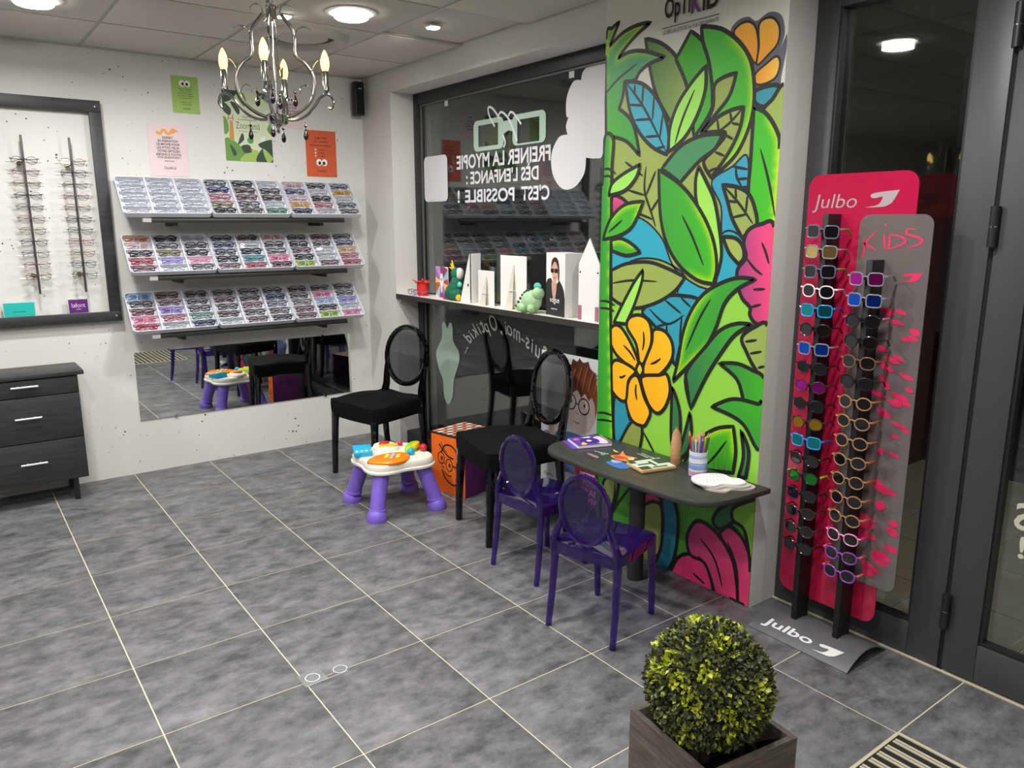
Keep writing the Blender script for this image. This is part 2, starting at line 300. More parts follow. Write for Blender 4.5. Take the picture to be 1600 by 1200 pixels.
 ('leaf','f',[(-3.087,0.791,1),(-3.171,0.836),(-3.232,0.847),(-3.306,0.844),(-3.325,0.848),(-3.325,0.667),(-3.254,0.744),(-3.191,0.773)],(60, 180, 20),(50, 140, 60),(-0.5, 0.7),1,None),
 ('sky_patch','f',[(-2.526,0.73),(-2.6,0.721),(-2.629,0.643),(-2.679,0.654),(-2.571,0.527),(-2.534,0.518)],(38, 150, 165),(34, 140, 160),(0, 0),1,None),
 ('leaf','f',[(-2.874,0.839,1),(-2.921,0.739),(-2.929,0.599),(-2.904,0.534,1),(-2.879,0.623)],(52, 120, 70),(45, 115, 60),(0, 0),1,None),
 ('leaf','f',[(-2.977,0.746,1),(-2.952,0.64),(-2.919,0.521,1),(-2.978,0.575),(-2.99,0.662)],(52, 120, 70),(45, 115, 60),(0, 0),1,None),
 ('leaf','f',[(-3.237,0.725,1),(-3.279,0.648),(-3.273,0.539,1),(-3.238,0.53,1),(-3.256,0.623)],(52, 125, 70),(45, 115, 60),(0, 0),1,None),
 ('leaf','f',[(-3.199,0.732,1),(-3.117,0.705),(-3.038,0.645),(-2.975,0.553),(-2.958,0.51,1),(-3.08,0.52),(-3.211,0.542,1),(-3.218,0.633)],(70, 175, 20),(60, 150, 40),(0, 1),1,'t'),
 ('leaf','l',[(-3.171,0.666),(-3.124,0.597),(-3.074,0.536)],None,None,(0, 0),1,None),
 ('leaf','f',[(-2.69,0.672,1),(-2.63,0.621),(-2.576,0.532),(-2.56,0.493,1),(-2.697,0.518,1),(-2.709,0.6)],(140, 160, 70),(130, 150, 60),(0, 0),1,None),
 ('leaf','l',[(-2.716,0.602),(-2.793,0.515)],None,None,(0, 0),1,None),
 ('leaf','l',[(-2.944,0.916),(-2.962,0.837),(-2.98,0.757)],None,None,(0, 0),1,None),
 ('petal','f',[(-2.677,0.903),(-2.624,0.991),(-2.555,1.06),(-2.503,1.06),(-2.478,1.007),(-2.534,0.928),(-2.654,0.877)],(252, 192, 8),(246, 170, 10),(-0.6, 0.3),1,None),
 ('petal','f',[(-2.679,0.91),(-2.654,0.995),(-2.594,1.064),(-2.611,1.111),(-2.677,1.126),(-2.731,1.096),(-2.745,1.014),(-2.706,0.919)],(252, 192, 8),(246, 170, 10),(-0.6, 0.3),1,None),
 ('petal','f',[(-2.706,0.914),(-2.747,1.01),(-2.756,1.07),(-2.82,1.071),(-2.865,1.022),(-2.863,0.952),(-2.794,0.875),(-2.707,0.865)],(252, 192, 8),(246, 170, 10),(-0.6, 0.3),1,None),
 ('petal','f',[(-2.699,0.855),(-2.794,0.876),(-2.841,0.886),(-2.863,0.819),(-2.84,0.744),(-2.795,0.705),(-2.744,0.733),(-2.702,0.806)],(252, 192, 8),(246, 170, 10),(-0.6, 0.3),1,None),
 ('petal','f',[(-2.67,0.85),(-2.713,0.764),(-2.753,0.706),(-2.738,0.657),(-2.71,0.629),(-2.639,0.645),(-2.599,0.736),(-2.621,0.829)],(252, 192, 8),(246, 170, 10),(-0.6, 0.3),1,None),
 ('petal','f',[(-2.654,0.875),(-2.535,0.906),(-2.495,0.862),(-2.489,0.785),(-2.542,0.731),(-2.6,0.727),(-2.613,0.82)],(252, 192, 8),(246, 170, 10),(-0.6, 0.3),1,None),
 ('leaf','l',[(-2.574,0.981),(-2.621,0.951),(-2.652,0.919)],None,None,(0, 0),1,None),
 ('leaf','l',[(-2.695,1.057),(-2.701,1.015),(-2.694,0.971)],None,None,(0, 0),1,None),
 ('leaf','l',[(-2.804,0.951),(-2.772,0.929),(-2.744,0.918)],None,None,(0, 0),1,None),
 ('leaf','l',[(-2.595,0.844),(-2.57,0.83),(-2.554,0.83)],None,None,(0, 0),1,None),
 ('leaf','l',[(-2.662,0.814),(-2.661,0.777),(-2.67,0.741)],None,None,(0, 0),1,None),
 ('flower_centre','f',[(-2.679,0.915),(-2.703,0.886),(-2.685,0.854),(-2.659,0.879)],(205, 205, 40),(220, 200, 30),(0, 0),1,None),
 ('bamboo_stem','f',[(-2.423,1.903),(-2.473,1.885),(-2.469,1.757),(-2.474,1.52),(-2.484,1.145),(-2.506,0.788),(-2.529,0.513),(-2.546,0.296),(-2.41,0.321),(-2.41,0.769),(-2.41,1.375),(-2.412,1.746)],(40, 135, 50),(70, 190, 20),(1, 0),1,'r'),
 ('leaf','l',[(-2.41,1.758),(-2.449,1.761),(-2.495,1.737)],None,None,(0, 0),1,None),
 ('leaf','l',[(-2.41,1.727),(-2.45,1.73),(-2.487,1.712)],None,None,(0, 0),1,None),
 ('leaf','l',[(-2.41,1.168),(-2.462,1.17),(-2.513,1.156)],None,None,(0, 0),1,None),
 ('leaf','l',[(-2.41,1.135),(-2.463,1.137),(-2.51,1.13)],None,None,(0, 0),1,None),
 ('leaf','l',[(-2.41,0.63),(-2.459,0.64),(-2.529,0.638)],None,None,(0, 0),1,None),
 ('leaf','l',[(-2.41,0.595),(-2.46,0.605),(-2.53,0.61)],None,None,(0, 0),1,None),
 ('leaf','f',[(-2.642,1.769,1),(-2.542,1.734),(-2.474,1.695),(-2.455,1.645,1),(-2.555,1.664),(-2.621,1.716)],(150, 222, 80),(165, 230, 100),(0, 0),1,None),
 ('leaf','f',[(-2.669,1.615,1),(-2.558,1.603),(-2.469,1.541),(-2.423,1.449,1),(-2.533,1.471),(-2.611,1.513)],(58, 170, 30),(58, 172, 28),(0, 0),1,'t'),
 ('leaf','l',[(-2.546,1.537),(-2.461,1.484)],None,None,(0, 0),1,None),
 ('leaf','f',[(-2.478,1.449,1),(-2.544,1.456),(-2.614,1.431),(-2.661,1.399,1),(-2.577,1.383),(-2.485,1.401,1)],(58, 175, 30),(50, 150, 50),(0, 0),1,'t'),
 ('leaf','f',[(-2.471,0.307),(-2.563,0.332),(-2.541,0.197),(-2.489,0.107),(-2.452,0.137)],(152, 172, 82),(140, 150, 90),(0, 0),1,None),
 ('leaf','l',[(-2.547,0.328),(-2.54,0.229),(-2.489,0.107)],None,None,(0, 0),1,None),
 ('leaf','l',[(-2.648,0.324),(-2.542,0.181),(-2.502,0.07)],None,None,(0, 0),1,None),
 ('petal','f',[(-2.725,0.315),(-2.803,0.331),(-2.835,0.302),(-2.727,0.261)],(225, 60, 115),(238, 66, 122),(0, 0),1,None),
 ('leaf','f',[(-2.728,0.239),(-2.835,0.293),(-2.853,0.141),(-2.836,0.054),(-2.74,0.003)],(152, 172, 82),(145, 150, 70),(0, 0),1,None),
 ('stem','f',[(-2.846,0.328),(-2.906,0.341),(-2.941,0.245),(-2.933,0.093),(-2.899,0.003,1),(-2.818,0.003,1),(-2.851,0.102),(-2.858,0.219)],(34, 140, 165),(30, 120, 140),(0, 1),1,None),
 ('leaf','f',[(-3.163,0.379),(-3.239,0.424),(-3.231,0.346),(-3.165,0.287),(-3.127,0.313)],(48, 110, 70),(45, 115, 60),(0, 0),1,None),
 ('leaf','f',[(-3.227,0.4),(-3.325,0.465,1),(-3.325,0.17,1),(-3.286,0.317),(-3.228,0.345)],(135, 190, 60),(120, 180, 55),(0, 0),1,None),
 ('petal','f',[(-2.914,0.004,1),(-2.949,0.079),(-3.005,0.119),(-3.071,0.128),(-3.125,0.089),(-3.148,0.003,1)],(228, 60, 118),(215, 50, 110),(0, 0),1,None),
 ('petal','f',[(-3.018,0.12),(-2.996,0.197),(-3.035,0.276),(-3.095,0.285),(-3.172,0.247),(-3.242,0.163),(-3.278,0.005,1),(-3.156,0.003,1),(-3.098,0.109)],(238, 66, 122),(170, 60, 115),(-1, -0.2),1,None),
 ('petal','f',[(-3.171,0.257),(-3.178,0.287),(-3.212,0.314),(-3.269,0.29),(-3.312,0.23),(-3.325,0.133),(-3.325,0.004,1),(-3.274,0.005,1),(-3.25,0.166)],(238, 66, 122),(205, 60, 115),(-0.5, -1),1,None),
 ('leaf','l',[(-3.065,0.213),(-3.146,0.148),(-3.195,0.037)],None,None,(0, 0),1,None),
 ('leaf','l',[(-3.062,0.13),(-3.107,0.097),(-3.137,0.049)],None,None,(0, 0),1,None),
 ('leaf','l',[(-3.205,0.247),(-3.25,0.166),(-3.268,0.035)],None,None,(0, 0),1,None),
 ('leaf','l',[(-3.037,0.041),(-3.104,0.017)],None,None,(0, 0),1,None),
]
CLOUD = [(-2.212, 2.245), (-2.162, 2.267), (-2.094, 2.27), (-2.048, 2.247), (-2.037, 2.212, 1), (-1.978, 2.212), (-1.93, 2.143), (-1.928, 2.059), (-1.945, 2.048, 1), (-1.927, 2.005), (-1.94, 1.964, 1), (-1.871, 1.955), (-1.814, 1.879), (-1.822, 1.782), (-1.876, 1.715), (-1.94, 1.692), (-2.014, 1.71), (-2.073, 1.769), (-2.083, 1.842, 1), (-2.153, 1.834), (-2.204, 1.853), (-2.211, 2.029)]
WHALE = [(-0.715, 0.883), (-0.683, 0.86), (-0.68, 0.774), (-0.604, 0.666), (-0.631, 0.56), (-0.68, 0.49), (-0.696, 0.371), (-0.746, 0.328), (-0.798, 0.39), (-0.822, 0.513), (-0.884, 0.63), (-0.886, 0.704), (-0.82, 0.769), (-0.813, 0.864), (-0.784, 0.884), (-0.753, 0.844, 1)]
LENS_L = [(-1.085, 2.111), (-1.373, 2.108), (-1.387, 1.952), (-1.087, 1.938)]
LENS_LI = [(-1.137, 2.079), (-1.334, 2.082), (-1.333, 1.969), (-1.135, 1.962)]
LENS_R = [(-1.471, 2.107), (-1.751, 2.105), (-1.764, 1.947), (-1.5, 1.943)]
LENS_RI = [(-1.515, 2.077), (-1.709, 2.075), (-1.71, 1.96), (-1.518, 1.952)]
BRIDGE = [(-1.365, 2.083), (-1.478, 2.085), (-1.478, 2.021), (-1.433, 2.03), (-1.38, 2.013)]
EARS = [[(-1.302, 2.063), (-1.247, 2.13), (-1.24, 2.173), (-1.287, 2.16), (-1.349, 2.102)], [(-1.342, 2.12), (-1.365, 2.135), (-1.411, 2.113), (-1.456, 2.066), (-1.515, 1.968)], [(-1.433, 2.106), (-1.456, 2.125), (-1.493, 2.108), (-1.551, 2.052)], [(-1.38, 2.013), (-1.403, 1.968), (-1.387, 1.943)]]
SCRIPT_ARC = [(-1.767, 0.853), (-1.622, 0.839), (-1.592, 0.891), (-1.469, 0.947), (-1.406, 0.946), (-1.292, 0.953), (-1.138, 0.908), (-1.029, 0.846), (-0.935, 0.773), (-0.924, 0.704)]
# ------------------------------------------------------------------ the room shell
CEIL = 2.475
def noise_mat(name, c0, c1, scale, rough, bump=0.0, detail=6, stretch=(1, 1, 1), rnd=False, spec=.5):
    m = M(name, c0, rough, spec=spec); n, l = nodes(m); b = n['Principled BSDF']
    tc = n.new('ShaderNodeTexCoord'); mp = n.new('ShaderNodeMapping'); mp.inputs['Scale'].default_value = stretch
    l.new(tc.outputs['Object'], mp.inputs[0]); src = mp.outputs[0]
    if rnd:
        oi = n.new('ShaderNodeObjectInfo'); ad = n.new('ShaderNodeVectorMath'); ad.operation = 'ADD'
        mu = n.new('ShaderNodeMath'); mu.operation = 'MULTIPLY'; mu.inputs[1].default_value = 37.0
        l.new(oi.outputs['Random'], mu.inputs[0]); l.new(mp.outputs[0], ad.inputs[0]); l.new(mu.outputs[0], ad.inputs[1]); src = ad.outputs[0]
    nz = n.new('ShaderNodeTexNoise'); nz.inputs['Scale'].default_value = scale; nz.inputs['Detail'].default_value = detail; nz.inputs['Roughness'].default_value = .68
    l.new(src, nz.inputs['Vector'])
    cr = n.new('ShaderNodeValToRGB'); cr.color_ramp.elements[0].position = .33; cr.color_ramp.elements[1].position = .70
    cr.color_ramp.elements[0].color = (*lin(c0), 1); cr.color_ramp.elements[1].color = (*lin(c1), 1)
    l.new(nz.outputs[0], cr.inputs[0]); l.new(cr.outputs[0], b.inputs['Base Color'])
    if bump:
        bp = n.new('ShaderNodeBump'); bp.inputs['Strength'].default_value = bump; bp.inputs['Distance'].default_value = .002
        l.new(nz.outputs[0], bp.inputs['Height']); l.new(bp.outputs[0], b.inputs['Normal'])
    return m
WALL = M('white_wall', (212, 210, 206), .75)
def pitted():
    m = M('pitted_concrete', (214, 212, 205), .8); n, l = nodes(m); b = n['Principled BSDF']
    tc = n.new('ShaderNodeTexCoord'); vo = n.new('ShaderNodeTexVoronoi'); vo.inputs['Scale'].default_value = 42
    l.new(tc.outputs['Object'], vo.inputs['Vector'])
    nz = n.new('ShaderNodeTexNoise'); nz.inputs['Scale'].default_value = 4.5; nz.inputs['Detail'].default_value = 3; l.new(tc.outputs['Object'], nz.inputs['Vector'])
    wn = n.new('ShaderNodeSeparateColor'); l.new(vo.outputs['Color'], wn.inputs[0])
    # only some cells have a pit, more where the noise is high; pit size varies
    gt = n.new('ShaderNodeMath'); gt.operation = 'MULTIPLY_ADD'; gt.inputs[1].default_value = .42; gt.inputs[2].default_value = -.155; l.new(nz.outputs[0], gt.inputs[0])
    sz = n.new('ShaderNodeMath'); sz.operation = 'MULTIPLY'; l.new(wn.outputs[0], sz.inputs[0]); l.new(gt.outputs[0], sz.inputs[1])
    sz2 = n.new('ShaderNodeMath'); sz2.operation = 'MULTIPLY'; l.new(sz.outputs[0], sz2.inputs[0]); l.new(wn.outputs[1], sz2.inputs[1])
    lt = n.new('ShaderNodeMath'); lt.operation = 'LESS_THAN'; l.new(vo.outputs['Distance'], lt.inputs[0])
    sc = n.new('ShaderNodeMath'); sc.operation = 'MULTIPLY'; sc.inputs[1].default_value = 2.5; l.new(sz2.outputs[0], sc.inputs[0]); l.new(sc.outputs[0], lt.inputs[1])
    n2 = n.new('ShaderNodeTexNoise'); n2.inputs['Scale'].default_value = 2.2; n2.inputs['Detail'].default_value = 5; l.new(tc.outputs['Object'], n2.inputs['Vector'])
    cr = n.new('ShaderNodeValToRGB'); cr.color_ramp.elements[0].color = (*lin((206, 205, 200)), 1); cr.color_ramp.elements[1].color = (*lin((220, 219, 215)), 1); l.new(n2.outputs[0], cr.inputs[0])
    mx = n.new('ShaderNodeMixRGB'); mx.inputs[2].default_value = (*lin((92, 90, 86)), 1); l.new(lt.outputs[0], mx.inputs[0]); l.new(cr.outputs[0], mx.inputs[1])
    l.new(mx.outputs[0], b.inputs['Base Color'])
    bp = n.new('ShaderNodeBump'); bp.invert = True; bp.inputs['Distance'].default_value = .003; bp.inputs['Strength'].default_value = .5; l.new(lt.outputs[0], bp.inputs['Height']); l.new(bp.outputs[0], b.inputs['Normal'])
    return m
XL, YF = -8.0, -7.6
struct(MB().box(XL, .30, 0, .15, 0, 2.6).build('wall_back', pitted(), smooth=0))
# right wall: corner pier, lintel over window and door, painted pier between them
wr = struct(MB().box(0, .30, -.41, .0, 0, 2.6).box(0, .30, -2.41, -.41, 2.345, 2.6).box(0, .30, -3.325, -2.41, 0, 2.6).box(0, .30, -5.05, -3.325, 2.345, 2.6).box(0, .30, YF, -5.05, 0, 2.6).build('wall_right', WALL, smooth=0))
struct(MB().box(XL - .15, XL, YF, .15, 0, 2.6).build('wall_left', M('dark_red_wall', (92, 18, 24), .7), smooth=0))
struct(MB().box(XL - .15, .3, YF - .15, YF, 0, 2.6).build('wall_front', WALL, smooth=0))
# floor slab in grout colour, tiles on it
GROUT = M('grout', (214, 204, 178), .8)
TILE = noise_mat('slate_tile', (68, 68, 70), (128, 128, 130), 10.0, .46, .25, 15, (1, 1.5, 1), True)
floor = struct(MB().box(XL, .30, YF, 0, -.10, -.0015).build('floor', GROUT, smooth=0))
TX, TY = .45, .4432
gx = [-.29 - TX * k for k in range(-1, 8)]; gy = [-.092 - TY * k for k in range(-1, 13)]
tile_cache = {}
for i in range(len(gx)):
    for j in range(len(gy)):
        x1, x0 = min(gx[i], .164), gx[i] - TX; y1, y0 = min(gy[j], 0.0), gy[j] - TY
        if x0 > 0: continue
        if y0 < -2.41 and y1 > -3.325 and x1 > 0 and False: continue
        g = .0022; key = (round(x1 - x0, 3), round(y1 - y0, 3))
        if key not in tile_cache:
            hx, hy = (x1 - x0) / 2 - g, (y1 - y0) / 2 - g
            tile_cache[key] = MB().box(-hx, hx, -hy, hy, -.006, 0).mesh('tile', 30, .0008)
        o = link('tile', tile_cache[key], TILE, floor); o.location = ((x0 + x1) / 2, (y0 + y1) / 2, 0)
xe, ye = gx[-1] - TX, gy[-1] - TY
far = MB()
def far_tiles(xa, xb, ya, yb):
    nx = max(1, round((xb - xa) / TX)); ny = max(1, round((yb - ya) / TY)); sx, sy = (xb - xa) / nx, (yb - ya) / ny
    for i in range(nx):
        for j in range(ny): far.box(xa + i * sx + .002, xa + i * sx + sx - .002, ya + j * sy + .002, ya + j * sy + sy - .002, -.006, 0)
far_tiles(XL, xe, YF, 0); far_tiles(xe, .16, YF, ye)
o = far.build('far_tiles', TILE, floor, smooth=0); o['kind'] = 'stuff'
# ceiling: dark void above, 60 cm panels in a thin white grid
PANEL = noise_mat('ceiling_panel', (200, 195, 186), (206, 201, 192), 60, .9)
ceil = struct(MB().box(XL, .30, YF, .0, CEIL + .03, CEIL + .12).build('ceiling', M('ceiling_void', (40, 38, 36), .9), smooth=0))
px = [-.495 - .6 * k for k in range(-1, 6)]; py = [-.05 - .6 * k for k in range(-1, 9)]
pc = {}
for x in px:
    for y in py:
        x1, x0 = min(x, -.004), x - .6; y1, y0 = min(y, -.012), y - .6
        if x0 >= -.01 or y0 > -.02: continue
        key = (round(x1 - x0, 3), round(y1 - y0, 3))
        if key not in pc:
            hx, hy = (x1 - x0) / 2 - .009, (y1 - y0) / 2 - .009; pc[key] = MB().box(-hx, hx, -hy, hy, 0, .016).mesh('ceiling_tile', 30, .002)
        o = link('ceiling_tile', pc[key], PANEL, ceil)
        lifted = abs(x - .105) < .01 and abs(y + 1.25) < .01
        o.location = ((x0 + x1) / 2, (y0 + y1) / 2, CEIL + (.014 if lifted else .0))
GRID = M('ceiling_grid', (176, 171, 162), .7)
for x in px[1:]: MB().box(x - .012, x + .012, py[-1], -.01, CEIL + .004, CEIL + .02).build('grid_bar', GRID, ceil, smooth=0)
for y in py[1:]: MB().box(px[-1], -.004, y - .012, y + .012, CEIL + .005, CEIL + .02).build('grid_bar', GRID, ceil, smooth=0)
MB().box(px[-1], -.0, -.026, -.006, CEIL - .001, CEIL + .02).build('edge_trim', GRID, ceil, smooth=0)
o = MB().box(XL, px[-1] - .6, YF, 0, CEIL, CEIL + .02).box(px[-1] - .6, 0, YF, py[-1] - .6, CEIL, CEIL + .02).build('ceiling_field', PANEL, ceil, smooth=0)
# ------------------------------------------------------------------ window and door
FR = M('anthracite_aluminium', (66, 67, 69), .45); FRD = M('anthracite_dark', (30, 30, 31), .45)
GLASS = CLEAR('window_glass', (225, 230, 228), base=.085, k=.75, pw=3)
GX = .188
win = struct(MB().box(.165, .225, -.475, -.41, .0, 2.345).box(.165, .225, -2.42, -2.41, .0, 2.345).box(.165, .225, -2.41, -.475, 2.275, 2.345).box(.165, .225, -2.41, -.475, 0, .09).build('window_1', FRD, smooth=30, bevel=.003))
MB().box(GX, GX + .008, -2.415, -.47, .085, 2.28).build('pane', GLASS, win, smooth=0)
MB().box(.178, .187, -.486, -.474, .09, 2.275).box(.178, .187, -2.41, -.486, 2.264, 2.276).build('gasket', M('gasket', (96, 97, 95), .4), win, smooth=0)
sill = struct(MB().box(.05, .164, -2.409, -.411, 0, .098).build('trim_1', FRD, smooth=30, bevel=.003))
# door: fixed light, then hinged leaf
d1 = struct(MB().box(.165, .225, -3.415, -3.326, 0, 2.345).box(.165, .225, -3.985, -3.875, 0, 2.345).box(.165, .225, -3.875, -3.415, 2.26, 2.345).box(.165, .225, -3.875, -3.415, 0, .125).build('window_2', FR, smooth=30, bevel=.003))
MB().box(.205, .213, -3.88, -3.41, .12, 2.265).build('pane', GLASS, d1, smooth=0)
MB().box(.172, .204, -3.424, -3.4145, .125, 2.26).box(.172, .204, -3.876, -3.866, .125, 2.26).box(.172, .204, -3.866, -3.424, .125, .137).build('glazing_bead', FRD, d1, smooth=0)
dm = MB().box(.170, .235, -3.999, -3.985, 0, 2.345).build('joint', M('joint_black', (10, 10, 10), .8), d1, smooth=0)
d2 = struct(MB().box(.158, .225, -4.105, -4.001, .012, 2.34).box(.158, .225, -5.04, -4.93, .012, 2.34).box(.158, .225, -4.93, -4.105, .012, .145).box(.158, .225, -4.93, -4.105, 2.24, 2.34).build('door_1', FR, smooth=30, bevel=.003))
MB().box(.200, .208, -4.935, -4.10, .14, 2.245).build('pane', GLASS, d2, smooth=0)
MB().box(.166, .199, -4.116, -4.1045, .145, 2.24).box(.166, .199, -4.93, -4.116, .145, .157).build('glazing_bead', FRD, d2, smooth=0)
for z in (.23, 1.513, 2.09):
    h = MB().cyl((.145, -3.999, z - .062), (.145, -3.999, z - .002), .0135, n=14).cyl((.145, -3.999, z + .002), (.145, -3.999, z + .062), .0135, n=14).box(.145, .167, -4.006, -3.992, z - .06, z + .06).build('hinge', FRD, d2)
    MB().cyl((.145, -3.999, z - .002), (.145, -3.999, z + .002), .0115, n=14).build('hinge_ring', CHROME, h)
for s_, y0, z0, wd, ht in (('S', -4.195, .566, .05, .09), ('!', -4.187, .472, .018, .075)):
    lettering(s_, wd, ht, lambda u, v, y0=y0, z0=z0, wd=wd: (.1995, y0 + u, z0 + v), M('cream_vinyl', (205, 205, 188), .6), d2, .02)
struct(MB().box(.152, .164, -5.05, -3.326, -.004, .003).build('trim_2', M('threshold', (205, 196, 172), .6), smooth=0))
out = struct(MB().box(.31, 9, -12, 6, -.12, -.02).build('ground_outside', M('night_asphalt', (60, 59, 57), .85), smooth=0))
# lit porch outside the door: paving, side wall, soffit with one lamp
struct(MB().box(.31, 2.6, -6.2, -2.75, 2.50, 2.62).build('porch_soffit', M('porch_white', (150, 146, 138), .8), smooth=0)); struct(MB().box(.31, 2.6, -2.75, -2.60, -.02, 2.62).build('porch_wall', M('porch_wall', (70, 66, 62), .8), smooth=0))
PAVE = M('porch_paving', (158, 150, 130), .7)
pv = MB().box(.31, 2.6, -6.2, -2.76, -.02, -.008).build('porch_floor', GROUT, smooth=0); struct(pv); pvm = MB().box(-.2225, .2225, -.2225, .2225, 0, .006).mesh('paving_slab', 0); pvm.materials.append(PAVE)
for i in range(5):
    for j in range(7): o = link('paving_slab', pvm, None, pv); o.location = (.545 + .45 * i, -2.99 - .45 * j, -.009)
# ------------------------------------------------------------------ ceiling fittings
LAMP = M('lamp_diffuser', (255, 252, 246), .5, emit=14)
def downlight(x, y, label):
    t = thing('ceiling_downlight', label, 'downlight', (x, y, CEIL), group='recessed ceiling downlights')
    MB().lathe([(.118, 0), (.118, -.005), (.100, -.010), (.084, -.004), (.084, 0)], 28, caps=False).build('trim_ring', M('lamp_ring', (206, 202, 196), .5), t)
    MB().lathe([(.078, -.002), (.078, -.026), (.070, -.032)], 28).build('diffuser', LAMP, t)
    ld = bpy.data.lights.new('downlight_beam', 'AREA'); ld.shape = 'DISK'; ld.size = .15; ld.energy = LAMP_W; ld.color = (1, .975, .945); ld.spread = math.radians(170)
    lo = bpy.data.objects.new('downlight_beam', ld); COL.objects.link(lo); lo.location = (0, 0, -.036); lo.parent = t
downlight(-1.995, -.95, 'bright recessed downlight at upper left of the ceiling')
downlight(-.795, -1.55, 'bright recessed downlight right of the chandelier')
for x, y, wh in ((-1.395, -2.75, 'the open floor before the purple chairs'), (-2.595, -2.75, 'the floor left of the camera'), (-.795, -3.95, 'the planter and door mat'), (-2.595, -4.55, 'the camera position'), (-3.8, -.95, 'the back wall beyond the cabinet'), (-5.6, -2.15, 'the second chandelier side of the shop'), (-5.0, -4.6, 'the far left of the shop'), (-3.2, -6.35, 'the front wall behind the camera')):
    downlight(x, y, 'recessed ceiling downlight above ' + wh)
downlight(1.35, -4.7, 'porch downlight outside the glass door')
def spot(x, y, label, aim):
    t = thing('ceiling_spot', label, 'spotlight', (x, y, CEIL), group='small square ceiling spots')
    MB().box(-.032, .032, -.032, .032, -.006, .0).build('plate', M('spot_plate', (214, 210, 204), .4), t, bevel=.002)
    MB().box(-.023, .023, -.023, .023, -.012, -.006).build('lens', M('spot_lens', (255, 250, 240), .4, emit=25), t)
    ld = bpy.data.lights.new('spot_beam', 'SPOT'); ld.energy = SPOT_W; ld.spot_size = math.radians(95); ld.spot_blend = .7; ld.shadow_soft_size = .03; ld.color = (1, .975, .95)
    lo = bpy.data.objects.new('spot_beam', ld); COL.objects.link(lo); lo.parent = t; lo.location = (0, 0, -.03)
    d = Vector(aim) - Vector((x, y, CEIL)); lo.rotation_euler = d.to_track_quat('-Z', 'Y').to_euler()
spot(-.355, -1.546, 'small square ceiling spot nearest the window wall', (-.4, 0, 1.3))
spot(-1.02, -1.31, 'small square ceiling spot behind the chandelier', (-1.1, 0, 1.2))
spot(-1.95, -1.85, 'small square ceiling spot above the cabinet side', (-1.9, 0, 1.2))
t = thing('air_diffuser', 'round white ceiling air diffuser behind the chandelier', 'air vent', (-.795, -.95, CEIL))
MB().lathe([(.245, 0), (.242, -.010), (.225, -.030), (.205, -.034), (.190, -.028), (.170, -.002)], 40, caps=False).build('outer_ring', M('vent_white', (190, 185, 177), .6), t)
MB().lathe([(.135, -.001), (.135, -.008), (.06, -.022), (.03, -.018)], 36).build('centre_cone', M('vent_white', (205, 200, 192)), t)
MB().lathe([(.172, .002), (.172, -.0008), (.130, -.0008)], 36, caps=False).build('gap', M('vent_gap', (60, 58, 55), .8), t)
# corner speaker
t = thing('wall_speaker', 'slim black speaker hung high in the room corner', 'speaker', (-.062, -.07, 2.23))
MB().box(-.033, .033, -.035, .03, 0, .215).build('body', BLACK, t, bevel=.008)
MB().box(-.026, .026, -.0375, -.035, .01, .2).build('grille', M('speaker_cloth', (12, 12, 13), .9), t)
MB().box(-.012, .012, -.039, -.0375, .165, .172).build('badge', M('badge', (170, 170, 170), .4), t)
MB().box(-.01, .01, .03, .069, .12, .16).build('bracket', BLACK, t)

